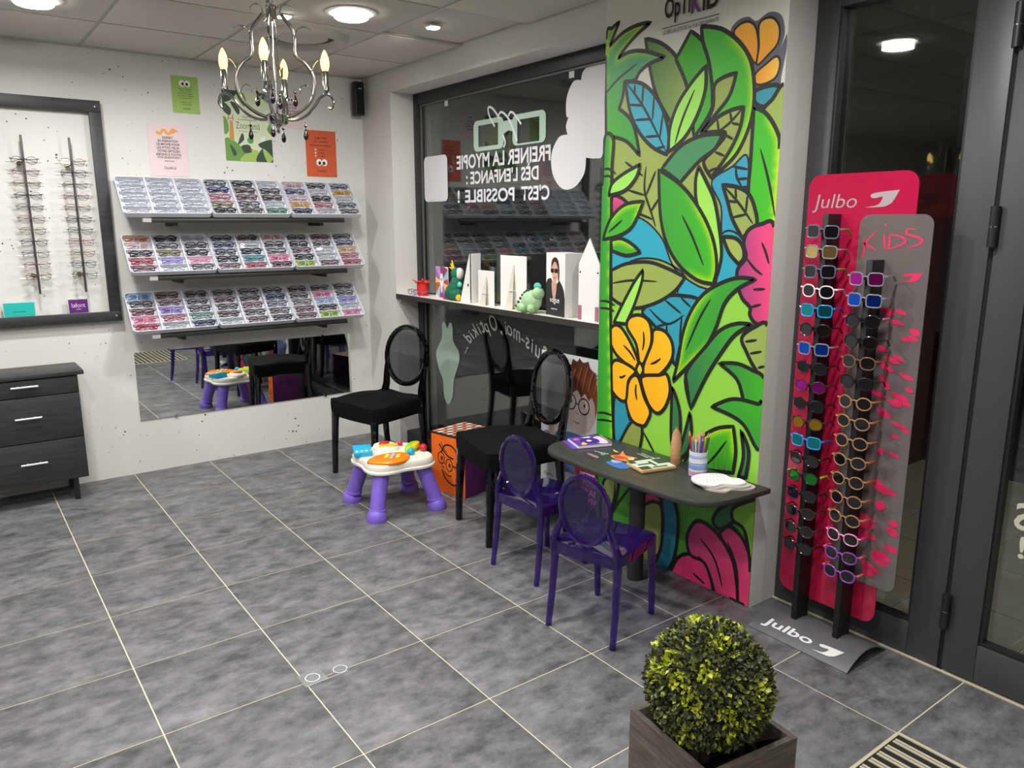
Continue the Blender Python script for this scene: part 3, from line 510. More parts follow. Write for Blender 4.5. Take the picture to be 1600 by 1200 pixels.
# ------------------------------------------------------------------ chandelier
BULB = M('bulb_glow', (255, 214, 110), .3, emit=3.2)
def chandelier(loc, rz, label, chain_top):
    t = thing('chandelier', label, 'chandelier', loc, rz, 'chrome candle chandeliers')
    k = .00242
    def z(y): return (187 - y) * k
    MB().lathe([(.004, -.052), (.008, -.045), (.004, -.036), (.007, -.030), (.012, -.024), (.036, -.018), (.042, -.006), (.042, .016), (.034, .022), (.008, .026)], 24).build('hub', CHROME, t)
    MB().lathe([(.004, .02), (.006, .06), (.0035, .09), (.008, .2), (.0035, .26), (.004, .385), (.010, .39)], 12).build('centre_rod', CHROME, t)
    MB().lathe([(.008, .362), (.020, .366), (.023, .372), (.020, .378), (.019, .405), (.023, .410), (.020, .418), (.005, .425)], 20).build('crown', CHROME, t)
    ch = MB(); zz = .425; i = 0
    while zz < chain_top:
        ring = [(.006 * math.cos(a), 0, zz + .011 + .012 * math.sin(a)) for a in [2 * PI * q / 10 for q in range(10)]]
        if i % 2: ring = [(0, p[0], p[2]) for p in ring]
        ch.tube(ring, .0014, 5, closed=True, upv=(.3, .5, .2)); zz += .019; i += 1
    ch.build('chain', CHROME, t)['kind'] = 'stuff'
    prof = [(14, 26), (22, 36), (31, 48), (34, 63), (34, 87), (48, 99), (59, 115), (62, 130), (58, 150), (47, 166), (30, 178), (14, 184)]
    for q in range(4):
        a = q * PI / 2; ca, sa = math.cos(a), math.sin(a)
        P = lambda r, zz, ca=ca, sa=sa: (r * ca, r * sa, zz)
        tang = (-sa, ca, 0)
        # flat scroll band
        pts = smooth2([(r * k, z(y)) for r, y in prof], False, 4)
        b = MB().tube([P(*p) for p in pts], .0019, 8, flat=3.6, upv=(ca, sa, 0.01)).build('scroll_band', M('satin_chrome', (150, 146, 140), .22, 1.0), t)
        for cpts in ([(13, 26), (16, 16), (24, 12), (32, 17), (31, 21)], [(34, 66), (38, 50), (50, 45), (60, 49), (61, 52)], [(58, 112), (64, 100), (72, 94), (82, 98)], [(58, 150), (50, 134), (40, 136), (38, 146)]):
            c = smooth2([(r * k, z(y)) for r, y in cpts], False, 4); n_ = len(c)
            MB().tube([P(*p) for p in c], [.0052 * (1 - .6 * i / n_) for i in range(n_)], 6, flat=.5, upv=(ca, sa, .01)).build('curl', CHROME, b)
        # candle arm with its hook end
        ap = smooth2([(8, 186), (28, 187), (46, 180), (60, 166), (68, 154), (78, 147), (87, 150), (91, 160), (87, 169), (82, 168)], False, 5)
        ar = MB().tube([P(r * k, z(y)) for r, y in ap], [.0058] * (len(ap) - 8) + [.005] * 3 + [.0042] * 3 + [.003] * 2, 8).build('arm', CHROME, t)
        cx = 80 * k
        MB().lathe([(.004, z(148)), (.009, z(145)), (.005, z(143)), (.0125, z(141)), (.0125, z(112)), (.011, z(111))], 14, P(cx, 0)).build('candle_sleeve', CHROME, ar)
        MB().lathe([(.010, z(112)), (.0155, z(105)), (.0172, z(99)), (.0150, z(91)), (.0090, z(84)), (.0025, z(79))], 14, P(cx, 0)).build('bulb', BULB, ar)
        for r, y0 in ((44, 190), (30, 138)):
            dr = MB().lathe([(.0008, 0), (.0008, .014)], 5, P(r * k, z(y0) - .012)).ball(P(r * k, z(y0) - .016), .0058, 8, 6)
            dr.lathe([(.0007, -.022), (.003, -.030), (.0085, -.046), (.0100, -.056), (.0072, -.066), (.0015, -.070)], 10, P(r * k, z(y0)))
            dr.build('crystal_drop', M('black_crystal', (26, 12, 14), .08, coat=.6), t)
chandelier((-1.315, -1.935, 1.925), math.radians(-31), 'chrome chandelier with four lit candle bulbs and black drops', .55)
chandelier((-5.2, -1.3, 1.925), .4, 'second chrome chandelier far across the shop seen only in reflections', .55)
# ------------------------------------------------------------------ things on the back wall
# mirror
MIR = M('mirror_silver', (235, 238, 236), .01, 1.0)
t = thing('wall_mirror', 'wide low frameless mirror on the wall under the racks', 'mirror', (-.872, 0, .333))
MB().box(-.703, .703, -.007, -.001, 0, .423).build('mirror_glass', MIR, t, smooth=0)
for x, z_ in ((-.505, .423), (-.495, 0), (.50, .423), (.50, 0)):
    MB().cyl((x, -.001, z_), (x, -.013, z_), .0085, n=12).build('clip', CHROME, t)
# framed display panel
FRAME = noise_mat('black_stained_wood', (34, 34, 36), (52, 52, 55), 14, .5, .1, 5, (.6, 6, 6))
t = thing('display_frame', 'large black wooden frame on the wall around the glasses rods', 'frame', (-2.30, 0, .962))
hw, ht = .677, 1.230
for nm, a in (('rail', (-hw, hw, ht - .062, ht)), ('rail', (-hw, hw, 0, .056)), ('stile', (hw - .062, hw, .056, ht - .062)), ('stile', (-hw, -hw + .062, .056, ht - .062))):
    MB().box(a[0], a[1], -.045, -.02, a[2], a[3]).build(nm, FRAME, t, bevel=.002)
for sx in (-1, 1):
    for z_ in (.030, ht - .032):
        MB().ball((sx * (hw - .030), -.046, z_), (.009, .006, .009), 10, 6).build('screw_cap', CHROME, t)
        MB().cyl((sx * (hw - .030), -.021, z_), (sx * (hw - .030), -.001, z_), .008).build('spacer', CHROME, t)
# eyeglasses ---------------------------------------------------------
def lens_loop(kind, cx, w, h, n=14):
    out = []
    for k in range(n):
        a = 2 * PI * k / n; c, s = math.cos(a), math.sin(a)
        e = {'round': 1.0, 'oval': .85, 'rect': .5, 'cat': .7}[kind]
        x = math.copysign(abs(c) ** e, c) * w; z = math.copysign(abs(s) ** e, s) * h
        if kind == 'cat': z += .12 * h * abs(x) / w * (1 if s > 0 else .3)
        out.append((cx + (x if cx > 0 else -x), z))
    return out
GL = {}
def glasses_meshes(kind, thick, fold, W=.128, H=.036, tl=.128):
    key = (kind, thick, fold, W, H, tl)
    if key in GL: return GL[key]
    w, h = W * .185, H / 2; cx = W * .255; f = MB()
    def bow(x): return .010 * (abs(x) / (W / 2)) ** 2
    for s in (-1, 1):
        lp = lens_loop(kind, s * cx, w, h); f.tube([(x, bow(x), z) for x, z in lp], thick, 5, closed=True, upv=(0, 1, .01))
        f.tube([(s * (cx + w * .9), bow(cx + w), h * .45), (s * W / 2, bow(W / 2), h * .5)], thick * 1.15, 5, upv=(0, 1, .01))
    f.tube([(-(cx - w) - .001, 0, h * .3), (0, -.001, h * .48), (cx - w + .001, 0, h * .3)], thick * 1.1, 5, upv=(0, 1, .01))
    fm = f.mesh('front', 50); ls = []
    for s in (-1, 1):
        lp = lens_loop(kind, s * cx, w, h); ls.append(MB().prism([(x, z) for x, z in lp], lambda u, v, q: (u, bow(u) + q, v), -.0006, .0006).mesh('lens', 30))
    ts = []
    for s in (-1, 1):
        if fold: p = [(s * W / 2, .010, h * .5), (s * (W / 2 - .004), .016 + .004 * s, h * .4), (-s * W * .2, .021 + .004 * s, h * .15), (-s * W * .42, .021 + .004 * s, -h * .45)]
        else: p = [(s * W / 2, .010, h * .5), (s * W / 2, .02, h * .5), (s * (W / 2 - .002), tl * .72, h * .42), (s * (W / 2 - .004), tl, -h * .5)]
        ts.append(MB().tube(p, [thick * 1.25] * 2 + [thick] * 2, 4 if fold else 5, flat=1.0 if thick < .0014 else 1.5, upv=(1, 0, .01) if not fold else (0, 1, .01)).mesh('temple', 50))
    GL[key] = (fm, ls, ts); return GL[key]
LENS = CLEAR('clear_lens', (250, 251, 252), base=.015, k=.5, pw=4)
def eyeglasses(kind, thick, fold, loc, rot, fmat, label, cat, group, lens=None, tmat=None, name='eyeglasses', W=.128, H=.036, tl=.128):
    t = thing(name, label, cat, loc, group=group, rot=rot)
    fm, ls, ts = glasses_meshes(kind, thick, fold, W, H, tl)
    for nm, me, mt in [('front', fm, fmat), ('lens', ls[0], lens or LENS), ('lens', ls[1], lens or LENS), ('temple', ts[0], tmat or fmat), ('temple', ts[1], tmat or fmat)]:
        if not me.materials: me.materials.append(fmat)
        o = link(nm, me, None, t); use_mat(o, mt)
    return t
FC = {'k': ('black', (24, 23, 25)), 's': ('silver grey', (120, 124, 128)), 'n': ('navy blue', (38, 48, 88)), 'b': ('brown', (78, 58, 50)), 'r': ('red', (165, 38, 60)), 'm': ('maroon', (92, 30, 46)),
      'g': ('olive tortoise', (112, 98, 48)), 'G': ('green', (32, 112, 70)), 'p': ('pale rose', (202, 160, 164)), 'y': ('amber yellow', (205, 152, 40)), 't': ('orange tortoise', (190, 105, 45)),
      'v': ('violet', (140, 112, 200)), 'P': ('pink', (224, 116, 156)), 'T': ('teal', (40, 130, 138)), 'l': ('lime', (160, 190, 50)), 'L': ('light blue', (130, 165, 215)), 'c': ('clear', (112, 115, 122))}
def fmat(c): return M('frame_' + FC[c][0].replace(' ', '_'), FC[c][1], .3)
# trays on three racks
TRAYM = M('tray_white', (214, 217, 225), .45)
RAIL = M('rack_black', (34, 33, 32), .45)
TW, TL, TD = .482, .285, .034
def tray_mesh():
    """tray in its own plane: u right, v up the slope, w out of the tray floor"""
    b = MB(); fn = lambda u, v, w_: (u, v, w_)
    b.prism(rrect(-TW / 2, TW / 2, 0, TL, .022), fn, 0, .0025)
    return b.mesh('tray_floor', 30)
def tray_rim():
    b = MB(); o = rrect(-TW / 2, TW / 2, 0, TL, .022); i = rrect(-TW / 2 + .004, TW / 2 - .004, .004, TL - .004, .018); n = len(o)
    vs = [(x, y, 0) for x, y in o] + [(x, y, TD) for x, y in o] + [(x, y, TD) for x, y in i] + [(x, y, .002) for x, y in i]; fs = []
    for r in range(3):
        for k in range(n): fs.append((r * n + k, r * n + (k + 1) % n, (r + 1) * n + (k + 1) % n, (r + 1) * n + k))
    return b.add(vs, fs).mesh('tray_rim', 40)
FLOORM, RIMM = tray_mesh(), tray_rim()
DIVH = MB().box(-TW / 2 + .004, TW / 2 - .004, -.001, .001, .002, TD - .005).mesh('divider', 0)
DIVV = MB().box(-.0035, .0035, .004, TL - .004, .002, TD - .002).mesh('divider', 0)
for me in (FLOORM, RIMM, DIVH, DIVV): me.materials.append(TRAYM)
SL = math.atan2(.205, .190)        # slope of the racks
RK = [('upper', -1.596, 1.556, ['ccc', 'ccc', 'ccc', 'ccc', 'ccc', 'kks', 'nbk', 'rmb', 'gks', 'kbG', 'pkn', 'nsy', 'pks', 'yrk', 'nsb']),
      ('middle', -1.590, 1.226, ['tks', 'pkk', 'kgk', 'rvP', 'mck', 'kbp', 'nsk', 'kkk', 'kTP', 'mrm', 'kmk', 'kbn', 'msy', 'ksr', 'lmr']),
      ('lower', -1.606, .889, ['Lmb', 'kmk', 'mvk', 'PrG', 'rcn', 'bkk', 'mbn', 'kmn', 'bkb', 'smk', 'mkk', 'bPk', 'bLv', 'mkc', 'mlP'])]
ROWN = ['top', 'second', 'third', 'fourth', 'bottom']; COLN = ['left', 'middle', 'right']
kinds = ['round', 'rect', 'oval', 'rect', 'cat']; rk_rnd = random.Random(3)
yb0 = -.218
for rn, x0, z0, cols in RK:
    rack = thing('wall_rack', 'black sloping metal rack carrying the %s row of trays' % rn, 'rack', (x0 + .73, 0, z0 - .05), group='sloping wall racks')
    cs, sn = math.cos(SL), math.sin(SL)
    def q(x, v, w_): return (x, yb0 + v * cs - w_ * sn, .05 + v * sn + w_ * cs)
    a = MB(); a.hexa([q(-.585, .0, -.006), q(.60, .0, -.006), q(.60, .27, -.006), q(-.585, .27, -.006), q(-.585, .0, -.002), q(.60, .0, -.002), q(.60, .27, -.002), q(-.585, .27, -.002)]).build('back_plate', RAIL, rack, smooth=0)
    MB().box(-.585, .60, yb0 - .006, yb0 + .018, .022, .044).build('front_rail', RAIL, rack, bevel=.003)
    MB().box(-.63, -.586, yb0 - .010, yb0 + .02, .024, .046).build('end_cap', M('clear_grey_plastic', (168, 168, 166), .4), rack)
    for bx in (-.45, .45): MB().box(bx - .012, bx + .012, yb0 + .02, -.001, .0, .02).build('bracket', RAIL, rack)
    for ti in range(3):
        tr = thing('glasses_tray', 'white compartment tray, %s one on the %s rack' % (COLN[ti], rn), 'tray', (x0 + TW / 2 + ti * (TW + .004), yb0, z0 + .001), group='white glasses trays', rot=(SL, 0, 0))
        link('tray_floor', FLOORM, None, tr); link('tray_rim', RIMM, None, tr)
        for r in range(1, 5): o = link('divider', DIVH, None, tr); o.location = (0, r * TL / 5, 0)
        for c in (-1, 1): o = link('divider', DIVV, None, tr); o.location = (c * TW / 6, 0, 0)
        mw = Matrix.Translation(tr.location) @ Matrix.Rotation(SL, 4, 'X')
        for r in range(5):
            for c in range(3):
                ch = cols[ti * 5 + r][c]; kd = rk_rnd.choice(kinds)
                th = .0014 if ch in 'cs' else rk_rnd.choice([.0024, .0028, .0033])
                # rest the frame on the compartment floor and against its lower divider
                rot = (-.34 + rk_rnd.uniform(-.05, .05), rk_rnd.uniform(-.03, .03), rk_rnd.uniform(-.05, .05)); E3 = Matrix.Rotation(rot[2], 3, 'Z') @ Matrix.Rotation(rot[1], 3, 'Y') @ Matrix.Rotation(rot[0], 3, 'X')
                fm_, ls_, ts_ = glasses_meshes(kd, th, True, .130, .035); tq = Matrix.Rotation(-SL, 3, 'X') @ E3
                pv_ = [tq @ v.co for me in [fm_] + ls_ + ts_ for v in me.vertices]
                lo_v, hi_v, lo_w = min(p.y for p in pv_), max(p.y for p in pv_), min(p.z for p in pv_)
                v0 = (4 - r) * TL / 5 + (.0062 if r == 4 else .0022); v1 = (5 - r) * TL / 5 - (.0062 if r == 0 else .0022)
                vv = v0 - lo_v + max(0, (v1 - v0) - (hi_v - lo_v)) * .3; mx_ = (min(p.x for p in pv_) + max(p.x for p in pv_)) / 2
                loc = mw @ Vector(((c - 1) * TW / 3 - mx_ + rk_rnd.uniform(-.003, .003), vv, .0030 - lo_w))
                eyeglasses(kd, th, True, loc, rot, fmat(ch),
                           '%s eyeglasses in the %s row, %s column of the %s rack\'s %s tray' % (FC[ch][0], ROWN[r], COLN[c], rn, COLN[ti]), 'eyeglasses', 'eyeglasses in the trays', W=.130, H=.035)
# rods with metal frames
STEEL = M('rod_steel', (128, 128, 130), .3, 1.0)
rod_cols = [('thin silver', (118, 112, 106)), ('thin gunmetal', (70, 66, 66)), ('thin gold', (150, 124, 86)), ('thin rose', (165, 110, 112))]
ORD = ['top', 'second', 'third', 'fourth', 'fifth', 'sixth', 'seventh', 'eighth', 'ninth', 'tenth', 'lowest']
for ri, (x, side) in enumerate(((-2.025, 'left'), (-1.799, 'right'))):
    rod = thing('glasses_rod', 'vertical steel rod inside the black frame, %s one' % side, 'display rod', (x, -.062, 1.14), group='steel glasses rods')
    MB().cyl((0, 0, 0), (0, 0, .845), .006, n=12).build('rod', STEEL, rod)
    for z_ in (.10, .70): MB().cyl((-.02, .061, z_), (-.006, 0, z_), .011, .008).ball((-.018, .03, z_), .013, 10, 6).build('wall_knob', M('brass_knob', (120, 106, 80), .35, .8), rod)
    for k in range(11):
        zz = .712 - k * .0615
        MB().tube([(-.083, .004, zz - .008), (.083, .004, zz - .008)], .0013, 6).build('pin', STEEL, rod)
        nm, c = rod_cols[(k * 3 + ri * 2) % 4] if k else rod_cols[ri + 1]
        eyeglasses(('round', 'oval', 'rect')[(k + ri) % 3], .0014, True, (x, -.062 - .006 - .0315, 1.14 + zz), (rk_rnd.uniform(-.05, .1), 0, rk_rnd.uniform(-.06, .06)), M(nm.replace(' ', '_') + '_wire', c, .3, .7),
                   '%s wire eyeglasses, %s on the %s steel rod' % (nm, ORD[k], side), 'eyeglasses', 'wire eyeglasses on the rods', W=.136, H=.040)
# brand cards standing on the frame rail
for x0, x1, col, txt, lab, z1 in ((-2.203, -2.058, (22, 178, 170), None, 'turquoise name card standing on the bottom of the black frame', 1.096), (-1.892, -1.795, (84, 26, 110), 'lafont', 'purple name card with white lettering on the black frame', 1.098)):
    t = thing('name_card', lab, 'card', ((x0 + x1) / 2, -.036, 1.019)); hw_ = (x1 - x0) / 2; hh = z1 - 1.019
    MB().box(-hw_ - .004, hw_ + .004, -.004, .004, 0, hh + .004).build('holder', CLEAR('card_acrylic', (240, 244, 244), (235, 240, 240), .5), t, smooth=0)
    MB().box(-hw_, hw_, -.0055, -.004, .003, hh).build('print', M('card_' + lab.split()[0], col, .5), t, smooth=0)
    if txt:
        lettering(txt, .068, .026, lambda u, v: (u - .034, -.006, v + .034), M('card_pink_ink', (232, 190, 226), .5), t, -.004)
        MB().box(-.012, .012, -.0058, -.0054, .022, .025).build('underline', M('card_pink_ink', (232, 190, 226)), t)
    else:
        MB().box(-.03, .03, -.0058, -.0054, .026, .029).build('print_line', M('card_teal_ink', (12, 96, 96), .5), t)
# posters
PRINT = PAINT('printed_paper', .55)
def sheet(name, label, cx, z0, w, h, col, y=0.0):
    t = thing(name, label, 'poster', (cx, y, z0), group='small posters above the racks')
    MB().box(-w / 2, w / 2, -.003, -.0008, 0, h).build('paper', M('paper_' + '_'.join(label.split()[:2]), col, .6), t, smooth=0)
    return t
def flat(layer): return lambda u, v: (u, -.003 - .00012 * layer, v)
BL_ = 0
def blob(t, pts, col, layer, name='print', corner=False):
    global BL_; BL_ += 1; P = pts if corner else smooth2(pts, True, 4); f = flat(layer + (BL_ % 40) * .2)
    me = fill_mesh(name, P, f, lambda a, b: col, 0); return link(name, me, PRINT, t)
def eyes(t, cx, cz, r, layer):
    for s in (-1, 1):
        blob(t, ellipse(cx + s * r * .95, cz, r, r * 1.15, 14), (240, 240, 238), layer, 'eye', True); blob(t, ellipse(cx + s * r * .75, cz - r * .2, r * .5, r * .6, 12), (20, 20, 20), layer + 1, 'pupil', True)
def words(t, rows, mat=INK, bold=.012):
    for s, w, h, z_ in rows: lettering(s, w, h, lambda u, v, w=w, z_=z_: (u - w / 2, -.0036, z_ + v), mat, t, bold)
def optikid_small(t, z_, w=.06): words(t, [('OptiKid', w, w * .30, z_)], INK, .006)
t = sheet('small_poster', 'green leaflet with cartoon eyes, highest on the wall', -1.150, 2.168, .152, .210, (150, 184, 92))
eyes(t, 0, .168, .016, 2)
words(t, [("Pour s'amuser", .070, .011, .132), ("qu'ils soient", .066, .010, .119), ("l'avenir se gagne,", .084, .010, .106), ("un controle regulier", .09, .010, .093), ("est important !", .074, .010, .080), ("Comptez-nous", .066, .009, .058), ("a votre service", .06, .008, .046)], INK, .004); optikid_small(t, .018, .042)
t = sheet('small_poster', 'pale pink poster with an orange arrow left of the giraffe poster', -1.273, 1.799, .215, .297, (222, 200, 204))
ar = [(-.06, .255), (-.048, .243), (-.036, .245), (-.025, .262), (-.012, .262), (-.002, .246), (.012, .244), (.022, .258), (.030, .262)]
MB().ribbon(smooth2(ar, False, 4), .014, flat(2)).build('arrow_tail', M('print_orange', (232, 156, 50), .6), t, smooth=0); blob(t, [(.026, .279), (.066, .262), (.026, .243)], (232, 156, 50), 2, 'arrow_head', True)
words(t, [('EXPERT', .058, .014, .214), ('EN FREINATION', .112, .014, .195), ('DE MYOPIE POUR', .128, .014, .176), ("LES P'TITS YEUX.", .128, .015, .156), ('VOTRE OPTICIEN', .126, .014, .137), ('RÉPOND À TOUTES', .140, .017, .118), ('VOS QUESTIONS !', .132, .014, .100)], INK, .02)
MB().box(-.028, .028, -.0037, -.003, .086, .089).build('rule', INK, t, smooth=0); optikid_small(t, .036, .066)
t = sheet('small_poster', 'orange poster with cartoon eyes near the room corner', -.311, 1.828, .212, .296, (206, 88, 48))
words(t, [('3 âges clés', .082, .016, .240), ('pour contrôler', .100, .014, .217), ('la vue de vos enfants :', .150, .014, .195), ('3 ans', .042, .013, .168), ('5 ans', .042, .013, .148), ('11 ans', .046, .013, .128)], INK, .01)
for i, z_ in enumerate((.174, .154, .134)): blob(t, ellipse(-.04, z_, .007, .007, 10), [(236, 190, 170), (228, 200, 190), (244, 196, 90)][i], 2, 'dot', True)
eyes(t, .0, .092, .020, 2); optikid_small(t, .026, .066)
t = sheet('small_poster', 'pale pink leaflet with eyes hidden behind the chandelier', -.505, 2.125, .152, .210, (214, 198, 204)); eyes(t, 0, .178, .013, 2)
words(t, [('POUR', .05, .013, .14), ('MIEUX VOIR', .08, .013, .12), ('ON EN PARLE', .09, .013, .10), ('ENSEMBLE', .07, .013, .08)], INK, .012)
t = sheet('small_poster', 'jungle poster with a giraffe and green leaves behind the chandelier', -.790, 1.906, .297, .420, (206, 216, 182))
DKG, MDG, LTG = (40, 66, 48), (96, 146, 60), (150, 186, 86)
for pts, c in (([(-.148, .42), (-.148, .35), (-.10, .36), (-.06, .40), (-.05, .42)], DKG), ([(-.148, .35), (-.10, .31), (-.11, .27), (-.148, .30)], DKG), ([(-.06, .40), (-.02, .33), (.0, .36), (-.02, .41)], MDG), ([(-.10, .35), (-.06, .28), (-.045, .30), (-.06, .34)], DKG),
               ([(.148, .42), (.148, .36), (.08, .40), (.07, .42)], DKG), ([(.10, .41), (.05, .35), (.09, .37)], LTG), ([(-.148, .13), (-.148, .0), (-.02, .0), (-.03, .06), (-.09, .12)], MDG), ([(-.148, .26), (-.148, .16), (-.12, .18), (-.125, .24)], MDG),
               ([(-.06, .0), (.06, .0), (.05, .07), (-.02, .05)], LTG), ([(.04, .0), (.148, .0), (.148, .09), (.08, .08)], DKG), ([(.06, .11), (.148, .14), (.148, .09), (.09, .08)], DKG), ([(.085, .08), (.11, .0), (.148, .02), (.12, .06)], LTG), ([(-.07, .10), (-.04, .17), (-.03, .13)], DKG), ([(-.05, .09), (.0, .10), (.01, .06), (-.03, .05)], DKG), ([(-.12, .10), (-.08, .05), (-.10, .03)], DKG), ([(.12, .20), (.148, .24), (.148, .17)], MDG)):
    blob(t, [(min(max(a, -.1483), .1483), min(max(b, .0005), .4195)) for a, b in smooth2(pts, True, 4)], c, 2, 'printed_leaf', True)
blob(t, [(-.125, .25), (-.115, .255), (-.092, .255), (-.085, .25), (-.092, .225), (-.092, .13), (-.118, .13), (-.112, .22)], (196, 138, 60), 4, 'printed_giraffe'); blob(t, [(-.118, .255), (-.121, .282), (-.113, .255)], (150, 100, 50), 4, 'printed_giraffe'); blob(t, [(-.096, .255), (-.091, .282), (-.089, .255)], (150, 100, 50), 4, 'printed_giraffe')
eyes(t, -.104, .242, .006, 5)
words(t, [('Découvrez', .06, .012, .262), ('les nouvelles collections !', .12, .010, .246)], INK, .002); words(t, [('Zoomamä', .150, .040, .195)], INK, -.008); words(t, [('des lunettes pour enfants', .12, .009, .176)], INK, 0)
blob(t, ellipse(.01, .128, .020, .020, 16), (60, 150, 84), 4, 'seal', True); blob(t, ellipse(.005, .055, .022, .026, 16), (190, 80, 60), 5, 'printed_animal', True); eyes(t, .005, .06, .007, 6)
blob(t, rrect(.075, .105, .115, .155, .003), (225, 228, 215), 5, 'sticker', True)

# ------------------------------------------------------------------ drawer cabinet
CAB = noise_mat('black_ash', (36, 36, 39), (56, 56, 60), 9, .45, .1, 6, (.7, 1, 9))
t = thing('drawer_cabinet', 'black wood-grain drawer cabinet on legs by the left edge', 'cabinet', (-2.20, -.15, 0))
MB().box(-.28, .28, -.135, .145, .125, .712).build('body', CAB, t, bevel=.002)
MB().box(-.31, .31, -.165, .148, .713, .735).build('top', CAB, t, bevel=.002)
for z0, z1, hz in ((.128, .362, .250), (.367, .612, .503), (.617, .705, .674)):
    d = MB().box(-.279, .279, -.152, -.1355, z0, z1).build('drawer', CAB, t, bevel=.0015)
    MB().tube([(-.062 + .026, -.172, hz), (.062 + .026, -.172, hz)], .0055, 10).cyl((-.03 + .026, -.152, hz), (-.03 + .026, -.172, hz), .004).cyl((.03 + .026, -.152, hz), (.03 + .026, -.172, hz), .004).build('handle', M('handle_white', (214, 214, 214), .35, .3), d)
for x in (-.215, .215):
    for y in (-.125, .12): MB().box(x - .012, x + .012, y - .012, y + .012, 0, .125).build('leg', BLACK, t)
# ------------------------------------------------------------------ mural on the pier beside the window
mural = thing('jungle_mural', 'bright painted mural of jungle leaves and flowers beside the window', 'mural', (0, -2.8675, 0))
MY = -2.8675
MP = PAINT('mural_paint', .5)
MB().box(-.0012, -.0002, -.4575, .4575, .002, 2.475).build('ground_coat', M('mural_white', (222, 219, 210), .7), mural, smooth=0)
part = None; layer = 0
for name, kind, pts, c0, c1, d, ol, hl in MURAL:
    layer += 1; off = -.0013 - layer * .000035
    fn = lambda u, v, off=off: (off, u - MY, v)
    if kind == 'f':
        P = smooth2(pts, True, 5) if name != 'base_coat' else [p[:2] for p in pts]
        P = [(min(max(a, -3.3249), -2.4101), max(b, .003)) for a, b in P]
        Q = []
        for p in P:
            if not Q or (abs(p[0] - Q[-1][0]) + abs(p[1] - Q[-1][1])) > .0015: Q.append(p)
        P = Q; cy = sum(p[0] for p in P) / len(P); cz = sum(p[1] for p in P) / len(P)
        ry = max(p[0] for p in P) - min(p[0] for p in P); rz_ = max(p[1] for p in P) - min(p[1] for p in P)
        def col(a, b, P=P):
            # picture right is -y, picture down is -z
            t_ = .5 + (d[0] * -(a - cy) / max(ry, .01) - d[1] * (b - cz) / max(rz_, .01)) if d != (0, 0) else .5
            c = mixc(c0, c1, t_)
            if hl:
                e = min((math.hypot(a - p[0], b - p[1]), p) for p in P); side = {'r': -(e[1][0] - cy) / ry * 2, 'l': (e[1][0] - cy) / ry * 2, 't': (e[1][1] - cz) / rz_ * 2}[hl]
                c = mixc(c, (208, 230, 0), max(0, 1 - e[0] / .035) * max(0, min(1, side * 2 + .35)) * .95)
            return c
        try: me = fill_mesh(name, P, fn, col, .05 if name == 'base_coat' else .012)
        except Exception: continue
        part = link(name, me, MP, mural)
        if ol:   # brush outline, left off where the picture is cut by the edge of the wall
            edge = [p[0] < -3.3235 or p[0] > -2.4115 or p[1] < .0045 for p in P]; rb = MB(); of = lambda u, v, off=off: (off - .00003, min(max(u, -3.3249), -2.4101) - MY, max(v, .003))
            if not any(edge): rb.ribbon(P, .0165 * (1 if ol == 1 else ol), of, True)
            else:
                s0 = edge.index(True); Q = P[s0:] + P[:s0 + 1]; E_ = edge[s0:] + edge[:s0 + 1]; run = []
                for i in range(len(Q)):
                    if E_[i]:
                        if len(run) > 1: rb.ribbon(run + [Q[i]], .0165 * (1 if ol == 1 else ol), of)
                        run = [Q[i]]
                    else: run.append(Q[i])
            if rb.v: rb.build('outline', BLACK, part, smooth=0)
    else:
        MB().ribbon(smooth2(pts, False, 5), .0115, lambda u, v, off=off: (off - .00003, min(max(u, -3.3249), -2.4101) - MY, v), False, True).build('stroke', BLACK, part, smooth=0)
fnm = lambda y0, z0: (lambda u, v: (-.0075, y0 - u - MY, z0 + v))
lettering('OpTi', .132, .098, fnm(-2.753, 2.300), INK, mural, .026); lettering('K', .050, .075, fnm(-2.890, 2.316), M('violet_ink', (98, 60, 130), .6), mural, .026); lettering('iD', .078, .078, fnm(-2.945, 2.316), INK, mural, .026)
MB().box(-.0076, -.0072, -3.028 - MY, -2.742 - MY, 2.288, 2.2905).build('rule', INK, mural, smooth=0)
lettering('LE SPÉCIALISTE DE LA VUE DES ENFANTS', .278, .018, fnm(-2.748, 2.265), INK, mural, .006, .15)
# ------------------------------------------------------------------ vinyl on the window pane
VW = M('white_vinyl', (214, 214, 218), .5); VG = CLEAR('mint_vinyl', (200, 222, 208), (188, 214, 196), .80, base=.04)
VX = GX - .0006
def vinyl(name, label, poly, mat, cat='window sticker', sm=True):
    P = smooth2(poly, True, 6) if sm else poly
    cy = sum(p[0] for p in P) / len(P); cz = min(p[1] for p in P)
    t = thing(name, label, cat, (VX, cy, cz)); me = fill_mesh('vinyl', [(a - cy, b - cz) for a, b in P], lambda u, v: (0, u, v), lambda a, b: (0, 0, 0), 0); link('vinyl', me, mat, t); return t, cy, cz
vinyl('cloud_sticker', 'large white cloud sticker on the window beside the mural', CLOUD, VW)
vinyl('round_corner_sticker', 'white rounded rectangle sticker at the left of the window', rrect(-.785, -.497, 1.660, 1.946, .035), VW, sm=False)
vinyl('animal_sticker', 'pale mint animal silhouette sticker low on the window', WHALE, VG)
for y, z_, w_ in ((-.785, 2.250, 'left'), (-1.965, 2.250, 'right')):
    vinyl('small_label', 'tiny white square label at the top %s of the window' % w_, [(y - .02, z_ - .018), (y + .02, z_ - .018), (y + .02, z_ + .018), (y - .02, z_ + .018)], VW, sm=False)
